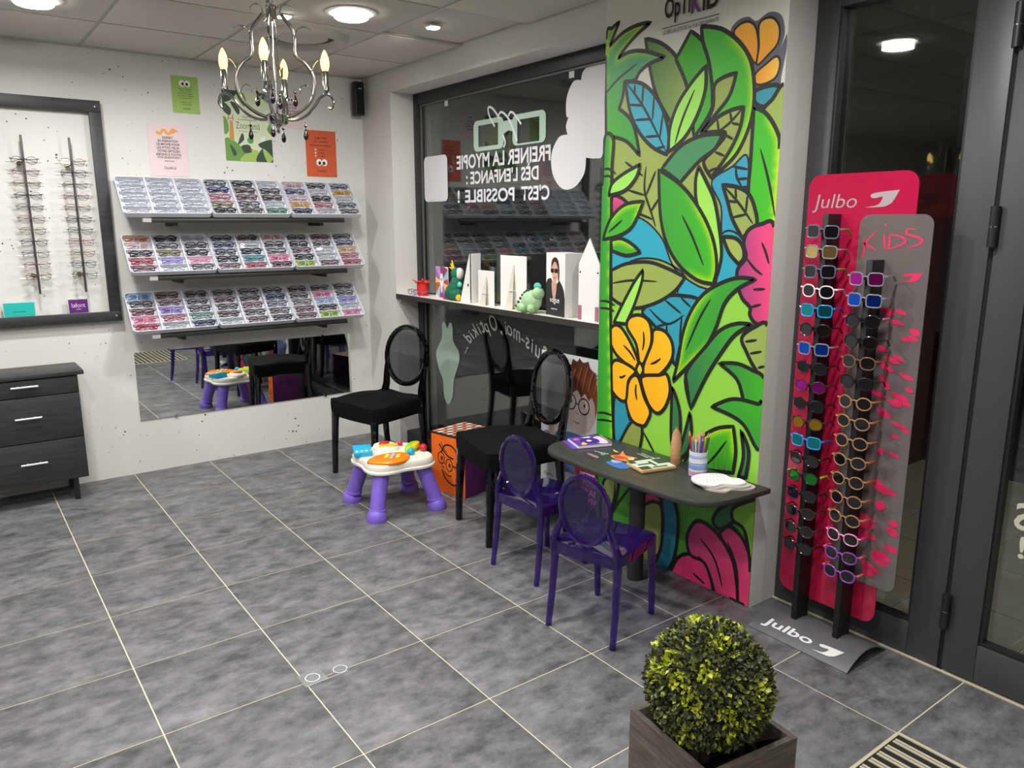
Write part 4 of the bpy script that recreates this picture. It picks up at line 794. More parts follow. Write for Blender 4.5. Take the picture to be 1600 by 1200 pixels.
def ring_mesh(o, i, cy, cz):
    def rr(q, r):
        ys = [p[0] for p in q]; zs = [p[1] for p in q]; return rrect(min(ys) - cy, max(ys) - cy, min(zs) - cz, max(zs) - cz, r)
    a, b = rr(o, .035), rr(i, .004); n = len(a); return MB().add([(0, *p) for p in a] + [(0, *p) for p in b], [(k, (k + 1) % n, n + (k + 1) % n, n + k) for k in range(n)])
t = thing('glasses_sticker', 'mint green pair of big square glasses stuck on the window', 'window sticker', (VX, -1.45, 1.93))
ring_mesh(LENS_L, LENS_LI, -1.45, 1.93).build('rim', VG, t, smooth=0); ring_mesh(LENS_R, LENS_RI, -1.45, 1.93).build('rim', VG, t, smooth=0)
link('bridge', fill_mesh('bridge', [(a + 1.45, b - 1.93) for a, b in BRIDGE], lambda u, v: (-.0002, u, v), lambda a, b: (0, 0, 0), 0), VG, t)
for e in EARS: MB().ribbon(smooth2([(a + 1.45, b - 1.93) for a, b in e], False, 5), .012, lambda u, v: (-.0004, u, v)).build('line', VW, t, smooth=0)
t = thing('window_slogan', 'white mirrored slogan about slowing myopia lettered on the window', 'window lettering', (VX, -1.35, 1.64))
for s, y0, y1, z0, z1 in (('FREINER LA MYOPIE', -1.806, -.894, 1.845, 1.928), ("DÈS L'ENFANCE :", -1.706, -1.0, 1.752, 1.845), ("C'EST", -1.800, -1.552, 1.645, 1.725), ('POSSIBLE', -1.490, -.985, 1.645, 1.722), ('!', -.925, -.900, 1.645, 1.722)):
    lettering(s, y1 - y0, z1 - z0, lambda u, v, y0=y0, z0=z0: (-.0002, y0 + u + 1.35, z0 + v - 1.64), VW, t, .024)
t = thing('window_script', 'white mirrored handwriting arched across the lower window', 'window lettering', (VX, -1.35, .70))
arc = smooth2([(-1.80, .75), (-1.70, .805), (-1.58, .855), (-1.44, .895), (-1.29, .905), (-1.14, .870), (-1.02, .800), (-.93, .69)], False, 12); arc = [Vector((p[0], p[1])) for p in arc]
L_ = [0]
for i in range(1, len(arc)): L_.append(L_[-1] + (arc[i] - arc[i - 1]).length)
txt = 'Suis-moi, Optikid...'; wid = {'S': 1.25, 'm': 1.4, 'O': 1.4, 'i': .6, '-': .7, ',': .55, ' ': .5, '.': .45, 't': .75, 'k': 1, 'd': 1.05, 's': .9, 'u': 1.05, 'o': 1, 'p': 1.05}
tot = sum(wid[c] for c in txt); pos = .02; SCR = MB()
for c in txt:
    a = pos + wid[c] / 2; pos += wid[c] / tot * (L_[-1] - .03)
    if c == ' ': continue
    s_ = pos - wid[c] / tot * (L_[-1] - .03) / 2; i = max(k for k in range(len(L_)) if L_[k] <= s_); i = min(max(i, 3), len(arc) - 5)
    p = arc[i]; dr = (arc[i + 4] - arc[i - 3]).normalized(); nr = Vector((-dr.y, dr.x)); cw = wid[c] / tot * (L_[-1] - .03) * 1.0
    hh = {'S': .10, 'O': .10, 'k': .092, 'd': .092, 't': .084, 'p': .084, 'i': .074, '-': .009, ',': .024, '.': .011}.get(c, .060); dy = {'p': -.03, '-': .022, ',': -.014}.get(c, 0)
    me = text_mesh(c, cw, hh, .008, .4); SCR.add([(-.0002, (p + dr * (v.co.x - cw / 2) + nr * (v.co.y + dy - .02)).x + 1.35, (p + dr * (v.co.x - cw / 2) + nr * (v.co.y + dy - .02)).y - .70) for v in me.vertices], [tuple(q.vertices) for q in me.polygons])
SCR.build('lettering', M('grey_vinyl', (186, 186, 184), .5), t, smooth=0)
# ------------------------------------------------------------------ window shelf and what stands on it
SHT = M('shelf_top', (226, 220, 208), .5)
t = thing('window_shelf', 'long dark-edged shelf across the window with display cards', 'shelf', (.08, -1.41, 1.030))
MB().box(-.08, .083, -.998, .998, .0, .028).build('board', SHT, t, smooth=0); MB().box(-.084, -.080, -.998, .998, -.002, .0282).build('edge_strip', M('shelf_edge', (48, 46, 44), .5), t, smooth=0)
MB().box(-.079, .083, -.998, .998, -.003, .0).build('underside', M('shelf_under', (70, 68, 66), .6), t, smooth=0)
for y in (-.99, .985): MB().box(-.06, .06, y - .005, y + .01, -.03, -.003).build('bracket', M('bracket_white', (210, 208, 204), .5), t)
SZ = 1.0585
def on_shelf(name, label, cat, y, x=.07, rz=0.0, group=None): return thing(name, label, cat, (x, y, SZ), rz, group)
# things face -x into the room: local u = -y (picture right), depth = x
t = on_shelf('flower_pot', 'small red pot with ragged red petals on the window shelf', 'pot', -.645, .07)
RED = M('red_felt', (214, 40, 30), .6)
MB().lathe([(.034, 0), (.036, .004), (.039, .078), (.036, .080), (.034, .03)], 20).build('pot', RED, t)
for k in range(12):
    a = 2 * PI * k / 12; r = .056 + .006 * (k % 3); MB().tube([(.03 * math.cos(a), .03 * math.sin(a), .080), (.045 * math.cos(a), .045 * math.sin(a), .088 + .004 * (k % 2)), (r * math.cos(a), r * math.sin(a), .082 + .012 * (k % 3))], [.010, .011, .004], 6, flat=.4).build('petal', M('red_petal', (226, 52, 34), .6), t)
for y, x, c, lab in ((-.545, .05, 'm', 'tiny dark red glasses lying at the left end of the window shelf'), (-.66, .012, 'v', 'tiny violet glasses in front of the red pot')):
    eyeglasses('round', .0018, False, (x, y, SZ + .0175), (.15, 0, -PI / 2 + .3), fmat(c), lab, 'eyeglasses', 'children glasses on the shelf', W=.105, H=.032, tl=.075)
t = on_shelf('sunburst_card', 'upright card with a multicoloured sunburst print on the window shelf', 'card', -.835, .10)
MB().box(0, .004, -.075, .075, 0, .195).build('board', WHITEP, t, smooth=0)
sc = [(196, 150, 208), (150, 66, 110), (150, 66, 110), (150, 195, 220), (190, 70, 60), (240, 190, 110), (180, 120, 190), (150, 66, 110), (150, 195, 220), (196, 90, 60), (240, 195, 120), (160, 110, 190)]
per = [(-.075, .195), (-.02, .195), (.03, .195), (.075, .18), (.075, .12), (.075, .08), (.075, .0), (.03, .0), (-.03, 0), (-.075, .02), (-.075, .09), (-.075, .13)]
for i in range(12): link('ray', fill_mesh('ray', [(0, .10), per[i], per[(i + 1) % 12]], lambda u, v: (-.0006, -u, v), lambda a, b, i=i: sc[i], 0), PRINT, t)
link('badge', fill_mesh('badge', smooth2([(-.008, .155), (.0, .145), (.008, .155), (.014, .14), (.024, .10), (.010, .07), (.006, .035), (-.006, .035), (-.010, .07), (-.024, .10), (-.014, .14)], True, 3), lambda u, v: (-.0010, -u, v), lambda a, b: (238, 238, 240), 0), PRINT, t)
lettering('HEY', .03, .014, lambda u, v: (-.0014, .015 - u, .108 + v), INK, t, .0); 
# green plush
PG = noise_mat('plush_green', (22, 92, 70), (40, 122, 96), 60, .95, .6); PT = M('plush_mint', (110, 205, 190), .95); PYL = M('plush_yellow', (238, 180, 30), .9); PM = M('plush_magenta', (170, 40, 150), .9); PW = M('plush_white', (226, 224, 214), .95)
t = on_shelf('plush_toy', 'dark green plush animal with a yellow crest on the window shelf', 'plush toy', -1.045, .065)
MB().tube([(0, -.024, .150), (0, -.020, .115), (0, -.008, .080), (0, .022, .052), (0, .060, .036), (0, .092, .024), (0, .108, .017)], [.026, .036, .046, .050, .036, .022, .010], 14, upv=(1, 0, 0)).ball((0, -.012, .045), (.046, .050, .045), 14, 8).build('body', PG, t)
MB().ball((0, -.020, .165), (.034, .036, .038), 14, 10).build('head', PG, t); MB().ball((.008, -.044, .165), (.028, .020, .036), 12, 8).build('mane', PW, t)
for k in range(3): MB().tube([(0, .0, .185), (0, .028 - .004 * k, .192 + .010 * k), (0, .058 - .014 * k, .200 + .022 * k)], [.008, .007, .003], 6).build('crest', PYL, t)
MB().ball((0, .122, .014), (.013, .024, .013), 10, 6).build('tail_tip', PM, t); MB().ball((-.01, -.055, .022), (.018, .020, .021), 10, 6).build('foot', PYL, t); MB().ball((0, -.05, .10), (.014, .024, .018), 10, 6).build('scarf', PT, t)
# white display backs
CW = M('white_card', (232, 230, 226), .6); CG = M('cream_strut', (206, 200, 186), .6)
t = on_shelf('easel_card', 'white card seen almost edge on beside the dark green plush', 'display card', -1.175, .055, .0)
MB().prism([(-.055, 0), (.05, 0), (.05, .29), (.03, .24)], lambda u, v, w_: (w_ + .0, -u, v), 0, .003).build('strut', CW, t, smooth=0); MB().box(.01, .075, -.056, -.052, 0, .29).build('board', CW, t, smooth=0)
MB().ball((-.002, -.035, .105), (.004, .006, .009), 8, 6).build('slot', INK, t)
for y, w_, h_, x, lab in ((-1.366, .175, .197, .075, 'smaller white display card with a folded easel strut behind'), (-1.628, .26, .290, .075, 'larger white display card with a folded easel strut behind')):
    t = on_shelf('easel_card', lab, 'display card', y, x); t.rotation_euler = (0, 0, -.06)
    MB().box(0, .003, -w_ / 2, w_ / 2, 0, h_).build('board', CW, t, smooth=0)
    MB().add([(-.001, .0, h_ * .82), (-.001, -.012, h_ * .82), (-.032, .030, 0), (-.032, -.040, 0), (-.030, .030, 0), (-.030, -.040, 0)], [(0, 1, 3, 2), (0, 1, 5, 4), (2, 3, 5, 4), (0, 2, 4), (1, 3, 5)]).build('strut', CG, t, smooth=0)
    MB().box(-.026, -.0, -.022, .008, h_ * .34, h_ * .36).build('tab', CW, t, smooth=0)
# pale plush
PL = noise_mat('plush_pale', (150, 192, 140), (176, 212, 164), 70, .95, .6); PDK = M('plush_spot', (44, 66, 56), .9)
t = on_shelf('plush_toy', 'pale green plush dinosaur lying before the photo box', 'plush toy', -1.825, .035)
MB().ball((0, -.02, .062), (.045, .072, .058), 16, 10, Matrix.Rotation(-.25, 3, 'X')).ball((0, .055, .03), (.03, .045, .026), 12, 8).ball((0, .095, .014), (.014, .03, .012), 10, 6).build('body', PL, t)
for y, x in ((-.055, -.03), (.01, -.035)): MB().ball((x, y, .0258), (.022, .024, .025), 10, 6).build('foot', PL, t)
MB().ball((.0, -.075, .105), (.034, .034, .034), 12, 8).build('head', PL, t); MB().ball((.0, -.07, .142), (.012, .030, .020), 10, 6).build('frill', M('plush_frill', (90, 178, 160), .9), t)
for k in range(7):
    a = k / 6; MB().ball((-.022 + .006 * a, .085 - .10 * a, .030 + .088 * math.sin(a * 1.5)), (.006, .010, .008), 8, 6).build('spine_spot', PDK, t)
# photo box
t = on_shelf('photo_box', 'white display box with a fashion portrait in sunglasses', 'display box', -2.03, .04, math.radians(-8))
MB().box(0, .115, -.095, .085, 0, .318).build('box', CW, t, smooth=0)
def pb(pts, col, layer, nm='print', sm=True): link(nm, fill_mesh(nm, smooth2(pts, True, 4) if sm else pts, lambda u, v: (-.0006 - .0001 * layer, -max(min(u, .0945), -.0845), max(v, .001)), lambda a, b: col, 0), PRINT, t)
pb([(-.085, .0), (-.085, .16), (-.04, .19), (-.02, .17), (.02, .165), (.045, .18), (.09, .12), (.095, .0)], (34, 35, 39), 1, 'printed_jacket')
pb([(-.03, .17), (-.02, .10), (-.005, .08), (.01, .11), (.015, .17)], (206, 160, 138), 2, 'printed_skin'); pb([(-.03, .25), (-.02, .185), (.0, .172), (.022, .19), (.035, .25), (.0, .285)], (212, 166, 144), 3, 'printed_face')
pb([(-.036, .24), (-.03, .28), (.0, .297), (.03, .282), (.042, .235), (.04, .18), (.03, .19), (.03, .24), (.0, .275), (-.028, .25)], (46, 30, 26), 4, 'printed_hair')
pb(rrect(-.040, -.008, .218, .240, .006), (18, 18, 20), 5, 'printed_sunglasses', False); pb(rrect(-.004, .030, .218, .240, .006), (18, 18, 20), 5, 'printed_sunglasses', False); pb([(-.012, .192), (.008, .192), (.004, .198), (-.008, .198)], (170, 100, 92), 5, 'printed_lips')
lettering('vogue', .092, .028, lambda u, v: (-.0016, .046 - u, .060 + v), M('print_white', (235, 235, 235), .5), t, .005); lettering('eyewear', .060, .009, lambda u, v: (-.0016, .032 - u, .030 + v), M('print_white', (235, 235, 235)), t, .01)
t = on_shelf('pointed_card', 'white house-shaped display card at the mural end of the shelf', 'display card', -2.306, .02)
MB().prism([(-.073, 0), (.073, 0), (.073, .275), (0, .395), (-.073, .275)], lambda u, v, w_: (w_, -u, v), 0, .005).build('board', CW, t, smooth=0)
for s in (-1, 1):
    MB().cyl((-.001, s * .062, .235), (.0, s * .062, .235), .005, n=10).build('hole', INK, t); MB().box(-.0012, 0, s * .06 - .012, s * .06 + .012, .005, .075).build('patch', M('mauve_patch', (168, 104, 130), .6), t, smooth=0)

# ------------------------------------------------------------------ boy poster board standing on the sill
t = thing('boy_poster', 'tall photo board of a boy in round glasses behind the black chair', 'poster', (.075, -2.146, .099), .02)
MB().box(0, .008, -.255, .255, 0, .765).build('board', M('board_grey', (198, 202, 200), .6), t, smooth=0)
def bp(pts, col, layer, nm='print', sm=True): link(nm, fill_mesh(nm, smooth2(pts, True, 5) if sm else pts, lambda u, v: (-.0005 - .0001 * layer, -max(min(u, .2545), -.2545), max(v, .001)), (lambda a, b: col) if not callable(col) else col, .02 if callable(col) else 0), PRINT, t)
SK = (190, 168, 160)
bp([(-.24, .31), (-.17, .34), (-.08, .34), (-.03, .36), (.10, .35), (.25, .29), (.25, .05), (-.02, .14), (-.10, .09), (-.17, .22)], (84, 118, 160), 1, 'printed_shirt')
bp([(-.22, .36), (-.17, .40), (-.13, .36), (-.16, .31)], (205, 178, 168), 2, 'printed_hand')
FU = lambda q: [(1.1 * c_[0] - .101, c_[1] + .035) + tuple(c_[2:]) for c_ in q]
for hk in range(16):
    hx_ = .04 + .013 * hk; MB().ribbon(smooth2(FU([(hx_ + .03, .69 - .002 * abs(hk - 8) ** 1.5), (hx_ + .012, .63), (hx_ - .006, .555 + .01 * (hk % 3))]), False, 4), .006, lambda u, v: (-.0014, -u, v), False, True).build('hair_strand', M('strand%d' % (hk % 3), [(168, 92, 44), (82, 42, 24), (120, 62, 30)][hk % 3], .6), t, smooth=0)
bp(FU([(.03, .50), (.045, .40), (.10, .345), (.16, .335), (.21, .37), (.245, .44), (.25, .55), (.20, .60), (.08, .60)]), lambda a, b: mixc((205, 186, 178), (150, 130, 126), (a - .03) * 3.2), 3, 'printed_face')
bp(FU([(.030, .50, 1), (.022, .56), (.040, .62, 1), (.045, .66), (.075, .685, 1), (.085, .715, 1), (.115, .705), (.130, .725, 1), (.155, .705), (.190, .715, 1), (.205, .68), (.240, .66, 1), (.248, .60), (.253, .50), (.240, .43, 1), (.236, .50), (.215, .535, 1), (.195, .515, 1), (.17, .545), (.145, .520, 1), (.12, .555), (.085, .535, 1), (.065, .565), (.048, .530, 1)]), lambda a, b: mixc((140, 74, 32), (74, 38, 22), (b - .48) * 4.5), 4, 'printed_hair')
for cx in (.075, .165):
    MB().ribbon(ellipse(1.1 * cx - .101, .525 - (cx - .075) * .12, .039, .041, 20), .007, lambda u, v: (-.0012, -u, v), True).build('printed_glasses', INK, t, smooth=0); bp(ellipse(1.1 * cx - .097, .530 - (cx - .075) * .12, .016, .010, 12), (225, 215, 210), 5, 'printed_eye', False); bp(ellipse(1.1 * cx - .097, .530 - (cx - .075) * .12, .009, .010, 12), (70, 52, 44), 6, 'printed_eye', False)
MB().ribbon(FU([(.113, .487), (.127, .484)]), .007, lambda u, v: (-.0012, -u, v)).build('printed_glasses', INK, t, smooth=0)
bp(FU([(.09, .395), (.115, .388), (.145, .388), (.115, .380)]), (150, 96, 92), 5, 'printed_mouth'); bp(FU([(.105, .44), (.12, .43), (.128, .436)]), (150, 120, 112), 5, 'printed_nose')
bp([(-.255, .21), (-.20, .19), (-.10, .05), (-.06, .0), (-.255, .0)], (214, 220, 220), 3, 'printed_corner', False)
bp([(.02, .20), (.05, .225), (.253, .18), (.253, .0), (.06, .0), (.05, .06), (.03, .12)], (206, 36, 82), 3, 'printed_banner')
wl = M('print_white', (235, 235, 235))
lettering('OptiKid', .072, .024, lambda u, v: (-.0012, .225 - u, .075 + v), INK, t, .004)
for s, u0, wd, z0, hh in (('PETIT', .06, .11, .140, .030), ('POUR', .085, .10, .100, .030), ('GRAND', .06, .185, .052, .040), ('AVENIR', .09, .15, .016, .026)):
    lettering(s, wd, hh, lambda u, v, u0=u0, z0=z0: (-.0012, -u0 - u, z0 + v), wl, t, .02)
# ------------------------------------------------------------------ oval-back chairs
SMOKE = CLEAR('smoke_acrylic', (86, 86, 90), (14, 14, 16), .22, base=.05, k=.8, pw=3)
SMOKEP = CLEAR('smoke_panel', (190, 192, 195), (60, 62, 64), .10, base=.06, k=.9, pw=3)
VIOLET = CLEAR('violet_acrylic', (158, 134, 206), (96, 58, 172), .12, base=.045, k=.8, pw=3)
VIOLETP = CLEAR('violet_panel', (188, 176, 214), (80, 60, 140), .10, base=.045, k=.8, pw=3)
CLOTH = noise_mat('black_seat_cloth', (8, 8, 9), (12, 12, 13), 40, .9, .1, spec=.15)
def oval_chair(loc, rz, label, mats, D, cushion, cat='chair', group=None):
    """faces local +x.  D: half front/rear leg spread, leg depth, seat height, oval centre height, oval half sizes, lean, thickness"""
    m, mp = mats; t = thing('oval_back_chair', label, cat, loc, rz, group)
    fy, ry, dx, sz, oc, ow, oh, lean, tk = D
    sd, swf, swr = dx * 1.02, fy * 1.06, ry * 1.02
    half = [(sd * 1.01, swf * .72), (sd * .96, swf * .97), (sd * .6, swf * 1.04), (0, (swf + swr) / 2 * 1.05), (-sd * .55, swr * 1.03), (-sd * .95, swr * .97), (-sd * 1.0, swr * .70)]
    poly = smooth2([(sd * 1.04, 0)] + half + [(-sd * 1.01, 0)] + [(u, -v) for u, v in half[::-1]], True, 5)
    MB().prism(poly, lambda u, v, w_: (u, v, w_), sz - .008, sz).build('seat', m, t, bevel=.003)
    MB().add([(u * .985, v * .985, sz - .009) for u, v in poly] + [(u * .97, v * .97, sz - tk * 2.0) for u, v in poly] + [(u * .94, v * .94, sz - tk * 2.0) for u, v in poly] + [(u * .95, v * .95, sz - .009) for u, v in poly],
             [(r * len(poly) + k, r * len(poly) + (k + 1) % len(poly), ((r + 1) % 4) * len(poly) + (k + 1) % len(poly), ((r + 1) % 4) * len(poly) + k) for r in range(4) for k in range(len(poly))]).build('apron', m, t)
    for s in (-1, 1):
        p = [(dx * 1.03, s * fy, 0), (dx * 1.0, s * fy, sz * .35), (dx * .96, s * fy * .98, sz * .75), (dx * .93, s * fy * .95, sz - .01)]
        MB().tube(p, [tk * .52, tk * .58, tk * .68, tk * .85], 8, upv=(1, 0, .02), ph=PI / 8).build('leg', m, t)
        p = [(-dx * 1.12, s * ry * 1.04, 0), (-dx * 1.0, s * ry * 1.02, sz * .4), (-dx * .93, s * ry, sz * .8), (-dx * .93, s * ry, sz + .01)]
        MB().tube(p, [tk * .52, tk * .58, tk * .66, tk * .8], 8, upv=(1, 0, .02), ph=PI / 8).build('leg', m, t)
        # back post sweeping from the seat corner to the oval
        zj = oc - oh * .35; yj = ow * math.sqrt(1 - .35 ** 2); xo = lambda z_: -dx * .95 - lean * (z_ - sz)
        p = [(-dx * .93, s * ry, sz - .005), (xo(sz + (zj - sz) * .35), s * ry * .93, sz + (zj - sz) * .35), (xo(sz + (zj - sz) * .7), s * (ry * .4 + yj * .58), sz + (zj - sz) * .7), (xo(zj), s * yj, zj)]
        q3 = [Vector(v) for v in p]; path = []
        for i in range(3):
            for k in range(4): path.append(q3[i].lerp(q3[i + 1], k / 4))
        path.append(q3[3])
        MB().tube(path, [tk * .75 - tk * .25 * i / 12 for i in range(13)], 8, upv=(1, 0, .02)).build('back_post', m, t)
    n = 32; ring = [(xo(oc + oh * math.sin(a)), ow * math.cos(a), oc + oh * math.sin(a)) for a in [2 * PI * k / n for k in range(n)]]
    fr = MB().tube(ring, tk * .48, 8, closed=True, upv=(1, 0, .05)).build('backrest_frame', m, t)
    pan = [(xo(oc + oh * .97 * math.sin(a)), ow * .97 * math.cos(a), oc + oh * .97 * math.sin(a)) for a in [2 * PI * k / n for k in range(n)]]
    MB().add([(x - .002, y, z_) for x, y, z_ in pan] + [(x + .002, y, z_) for x, y, z_ in pan], [tuple(range(n)), tuple(range(2 * n - 1, n - 1, -1))] + [(k, (k + 1) % n, n + (k + 1) % n, n + k) for k in range(n)]).build('backrest_panel', mp, t, smooth=0)
    if cushion:
        rings = [(1.03, sz - .055), (1.045, sz - .03), (1.05, sz + .004), (1.04, sz + .028), (.97, sz + .040), (.7, sz + .047), (.3, sz + .050)]
        N = len(poly); vs = []; fs = []
        for k, z_ in rings: vs += [(u * k, v * k, z_ + (.010 * math.cos(u / dx * 2.2) - .008 if k < 1.04 else .004 * math.sin(7 * u / dx + 5 * v / fy))) for u, v in poly]
        for r in range(len(rings) - 1):
            for k in range(N): fs.append((r * N + k, r * N + (k + 1) % N, (r + 1) * N + (k + 1) % N, (r + 1) * N + k))
        fs.append(tuple((len(rings) - 1) * N + k for k in range(N)))
        MB().add(vs, fs).build('seat_cover', CLOTH, t, 60)
    return t
AD = (.195, .180, .200, .440, .706, .186, .178, .15, .034)
KD = (.126, .138, .152, .345, .496, .106, .128, .03, .024)
oval_chair((-.385, -.865, .002), math.radians(192), 'black oval-back chair between the mirror and the window', (SMOKE, SMOKEP), AD, True, group='black oval-back chairs')
oval_chair((-.262, -2.055, .002), math.radians(169), 'black oval-back chair in front of the boy poster', (SMOKE, SMOKEP), AD, True, group='black oval-back chairs')
oval_chair((-.415, -2.505, .002), math.radians(5), 'small clear purple child chair nearer the black chair', (VIOLET, VIOLETP), KD, False, group='purple child chairs')
oval_chair((-.535, -3.040, .002), math.radians(15), 'small clear purple child chair in front, nearest the camera', (VIOLET, VIOLETP), KD, False, group='purple child chairs')
# ------------------------------------------------------------------ toy activity table
TV = M('toy_violet', (128, 100, 208), .35); TWH = M('toy_white', (232, 228, 214), .35)
t = thing('activity_table', 'white and purple toddler activity table with four moulded legs', 'toy table', (-.593, -1.42, 0), math.radians(-4))
def clover(r0, amp, n=48): return [((r0 + amp * math.cos(4 * a + 0)) * math.cos(a + PI / 4), (r0 + amp * math.cos(4 * a)) * math.sin(a + PI / 4)) for a in [2 * PI * k / n for k in range(n)]]
c1 = clover(.212, .026); N = len(c1); rings = [(.97, .238), (1.0, .242), (1.0, .252), (.965, .258), (.965, .278), (.93, .290), (.5, .292), (.1, .292)]
vs = [(u * k, v * k, z_) for k, z_ in rings for u, v in c1]; fs = [(r * N + k, r * N + (k + 1) % N, (r + 1) * N + (k + 1) % N, (r + 1) * N + k) for r in range(len(rings) - 1) for k in range(N)] + [tuple(range(N)), tuple((len(rings) - 1) * N + k for k in range(N))]
MB().add(vs, fs).build('table_top', TWH, t, 35)
for k in range(4):
    a = PI / 4 + k * PI / 2; ca, sa = math.cos(a), math.sin(a)
    def lp(r, s_, z_, ca=ca, sa=sa): return (r * ca - s_ * sa, r * sa + s_ * ca, z_)
    lg = MB().tube([lp(.155, 0, .262), lp(.185, 0, .20), lp(.222, 0, .10), lp(.238, 0, .05)], [.044, .043, .040, .041], 14, upv=(ca, sa, .01)).build('leg', TV, t)
    MB().tube([lp(.236, 0, .06), lp(.237, 0, .044)], [.045, .045], 14, upv=(ca, sa, .01)).build('leg_band', TV, lg, bevel=.003)
    MB().tube([lp(.237, 0, .046), lp(.243, 0, .035), lp(.248, 0, .012), lp(.248, 0, .0)], [.042, .050, .055, .053], 14, upv=(ca, sa, .01)).build('foot', TV, lg)
    for j, (s_, z_) in enumerate(((.012, .19), (-.012, .165), (.012, .14), (-.01, .115), (.01, .09), (-.006, .215))):
        r_ = .270 - .28 * (z_ - .05) / .6; r_ = .238 - (z_ - .05) * .39 + .040
        ring = [lp(r_ + .0, s_ + .008 * math.cos(q), z_ + .008 * math.sin(q)) for q in [2 * PI * w_ / (12 if j % 2 else 3) for w_ in range(12 if j % 2 else 3)]]
        MB().tube(ring, .0022, 5, closed=True, upv=(ca, sa, .1)).build('relief', TV, lg)
def lump(nm, pts, z0, h, col, rough=.35):
    P = smooth2(pts, True, 4); n_ = len(P); cx = sum(p[0] for p in P) / n_; cy = sum(p[1] for p in P) / n_
    vs = []; pr = [(1, 0), (1, h * .5), (.93, h * .85), (.8, h), (.3, h * 1.05)]
    for k, z_ in pr: vs += [(cx + (u - cx) * k, cy + (v - cy) * k, z0 + z_) for u, v in P]
    fs = [(r * n_ + k, r * n_ + (k + 1) % n_, (r + 1) * n_ + (k + 1) % n_, (r + 1) * n_ + k) for r in range(len(pr) - 1) for k in range(n_)] + [tuple(range(n_)), tuple((len(pr) - 1) * n_ + k for k in range(n_))]
    return MB().add(vs, fs).build(nm, M('toy_' + nm + '_%d%d%d' % col, col, rough), t)
TZ = .290
o = lump('orange_face', [(-.185, -.10), (-.10, -.185), (.0, -.175), (.055, -.10), (.03, -.04), (-.05, -.02), (-.13, -.04)], TZ, .020, (242, 130, 14))
for i in range(6):
    a = i * PI / 3; MB().ball((-.045 + .036 * math.cos(a), -.105 + .030 * math.sin(a), TZ + .023), (.013, .013, .005), 10, 6).build('button', M('button%d' % (i % 3), [(240, 200, 40), (170, 170, 200), (250, 220, 80)][i % 3], .3), o)
MB().ball((-.045, -.105, TZ + .024), (.013, .013, .005), 10, 6).build('button', M('button1', (170, 170, 200)), o)
o = MB().hexa([(-.205, .035, TZ), (-.11, .01, TZ), (-.075, .115, TZ), (-.170, .14, TZ), (-.205, .035, TZ + .028), (-.11, .01, TZ + .028), (-.085, .10, TZ + .045), (-.180, .13, TZ + .045)]).build('blue_book', M('toy_blue', (32, 170, 214), .35), t, bevel=.004)
for i in range(4): MB().ball((-.185 + .025 * i, .045 - .006 * i, TZ + .031), (.009, .009, .004), 8, 5).build('key', M('toy_key%d' % (i % 2), [(235, 235, 235), (240, 200, 60)][i % 2], .3), o)
lump('cream_panel', [(-.05, .06), (.02, .03), (.07, .07), (.06, .16), (-.02, .18), (-.06, .13)], TZ, .026, (236, 232, 215)); lump('red_fish', [(-.03, .11), (.01, .10), (.04, .13), (.0, .15)], TZ + .026, .010, (206, 36, 60)); lump('yellow_bar', [(-.04, .065), (.04, .045), (.05, .075), (-.03, .095)], TZ + .024, .010, (238, 184, 40))
lump('green_caterpillar', [(.06, -.03), (.10, -.05), (.15, .0), (.19, .05), (.16, .07), (.11, .04)], TZ, .034, (160, 206, 30)); lump('yellow_arc', [(.11, -.04), (.14, -.03), (.17, .01), (.15, .02), (.12, .0)], TZ + .02, .022, (240, 190, 30))
MB().ball((.075, -.075, TZ + .018), .022, 12, 8).build('blue_ball', M('toy_blue', (32, 170, 214)), t); MB().ball((.165, -.045, TZ + .020), .022, 12, 8).build('red_ball', M('toy_red', (206, 32, 52), .3), t); MB().ball((.10, .12, TZ + .012), (.016, .016, .016), 8, 5).build('red_star', M('toy_red', (206, 32, 52)), t)
# ------------------------------------------------------------------ orange storage cube
ORG = noise_mat('orange_fabric', (236, 100, 8), (246, 116, 18), 8, .8, .05)
t = thing('storage_cube', 'orange and purple fabric storage cube with a checked lid', 'storage cube', (-.128, -1.430, 0), math.radians(12))
hx = .135
bd = MB().box(-hx, hx, -hx + .0, hx, 0, .338).build('side_panels', M('purple_fabric', (92, 26, 96), .8), t, bevel=.004)
MB().box(-hx - .003, -hx, -hx, hx, .002, .338).build('front_panel', ORG, t, smooth=0)
lid = MB().box(-hx - .004, hx + .004, -hx - .004, hx + .004, .338, .350).build('lid', M('lid_black', (30, 24, 24), .8), t, bevel=.003)
nc = 7; st = 2 * hx / nc; ck = MB(); ck2 = MB()
for i in range(nc):
    for j in range(nc):
        x, y = -hx + i * st, -hx + j * st; q = (ck if (i + j) % 2 else ck2)
        q.add([(x + .003, y + .016, .3506), (x + st - .003, y + .004, .3506), (x + st - .003, y + st - .008, .3506), (x + .003, y + st - .001, .3506)], [(0, 1, 2, 3)])
ck.build('light_checks', M('check_white', (235, 222, 210), .8), lid, smooth=0); ck2.build('orange_checks', M('check_orange', (226, 128, 78), .8), lid, smooth=0)
def fc(u, v): return (-hx - .0035, -u, v)     # picture right = -y on the front panel
def st_(pts, w_=.010, cl=False): MB().ribbon(smooth2(pts, cl, 6), w_, fc, cl).build('drawn_line', INK, t, smooth=0)
st_(ellipse(-.055, .205, .026, .034, 14), .006, True); st_(ellipse(.010, .172, .026, .036, 14), .006, True)
MB().ribbon(ellipse(-.050, .203, .006, .009, 8), .008, fc, True).build('drawn_line', INK, t, smooth=0); MB().ribbon(ellipse(.014, .170, .006, .009, 8), .008, fc, True).build('drawn_line', INK, t, smooth=0)
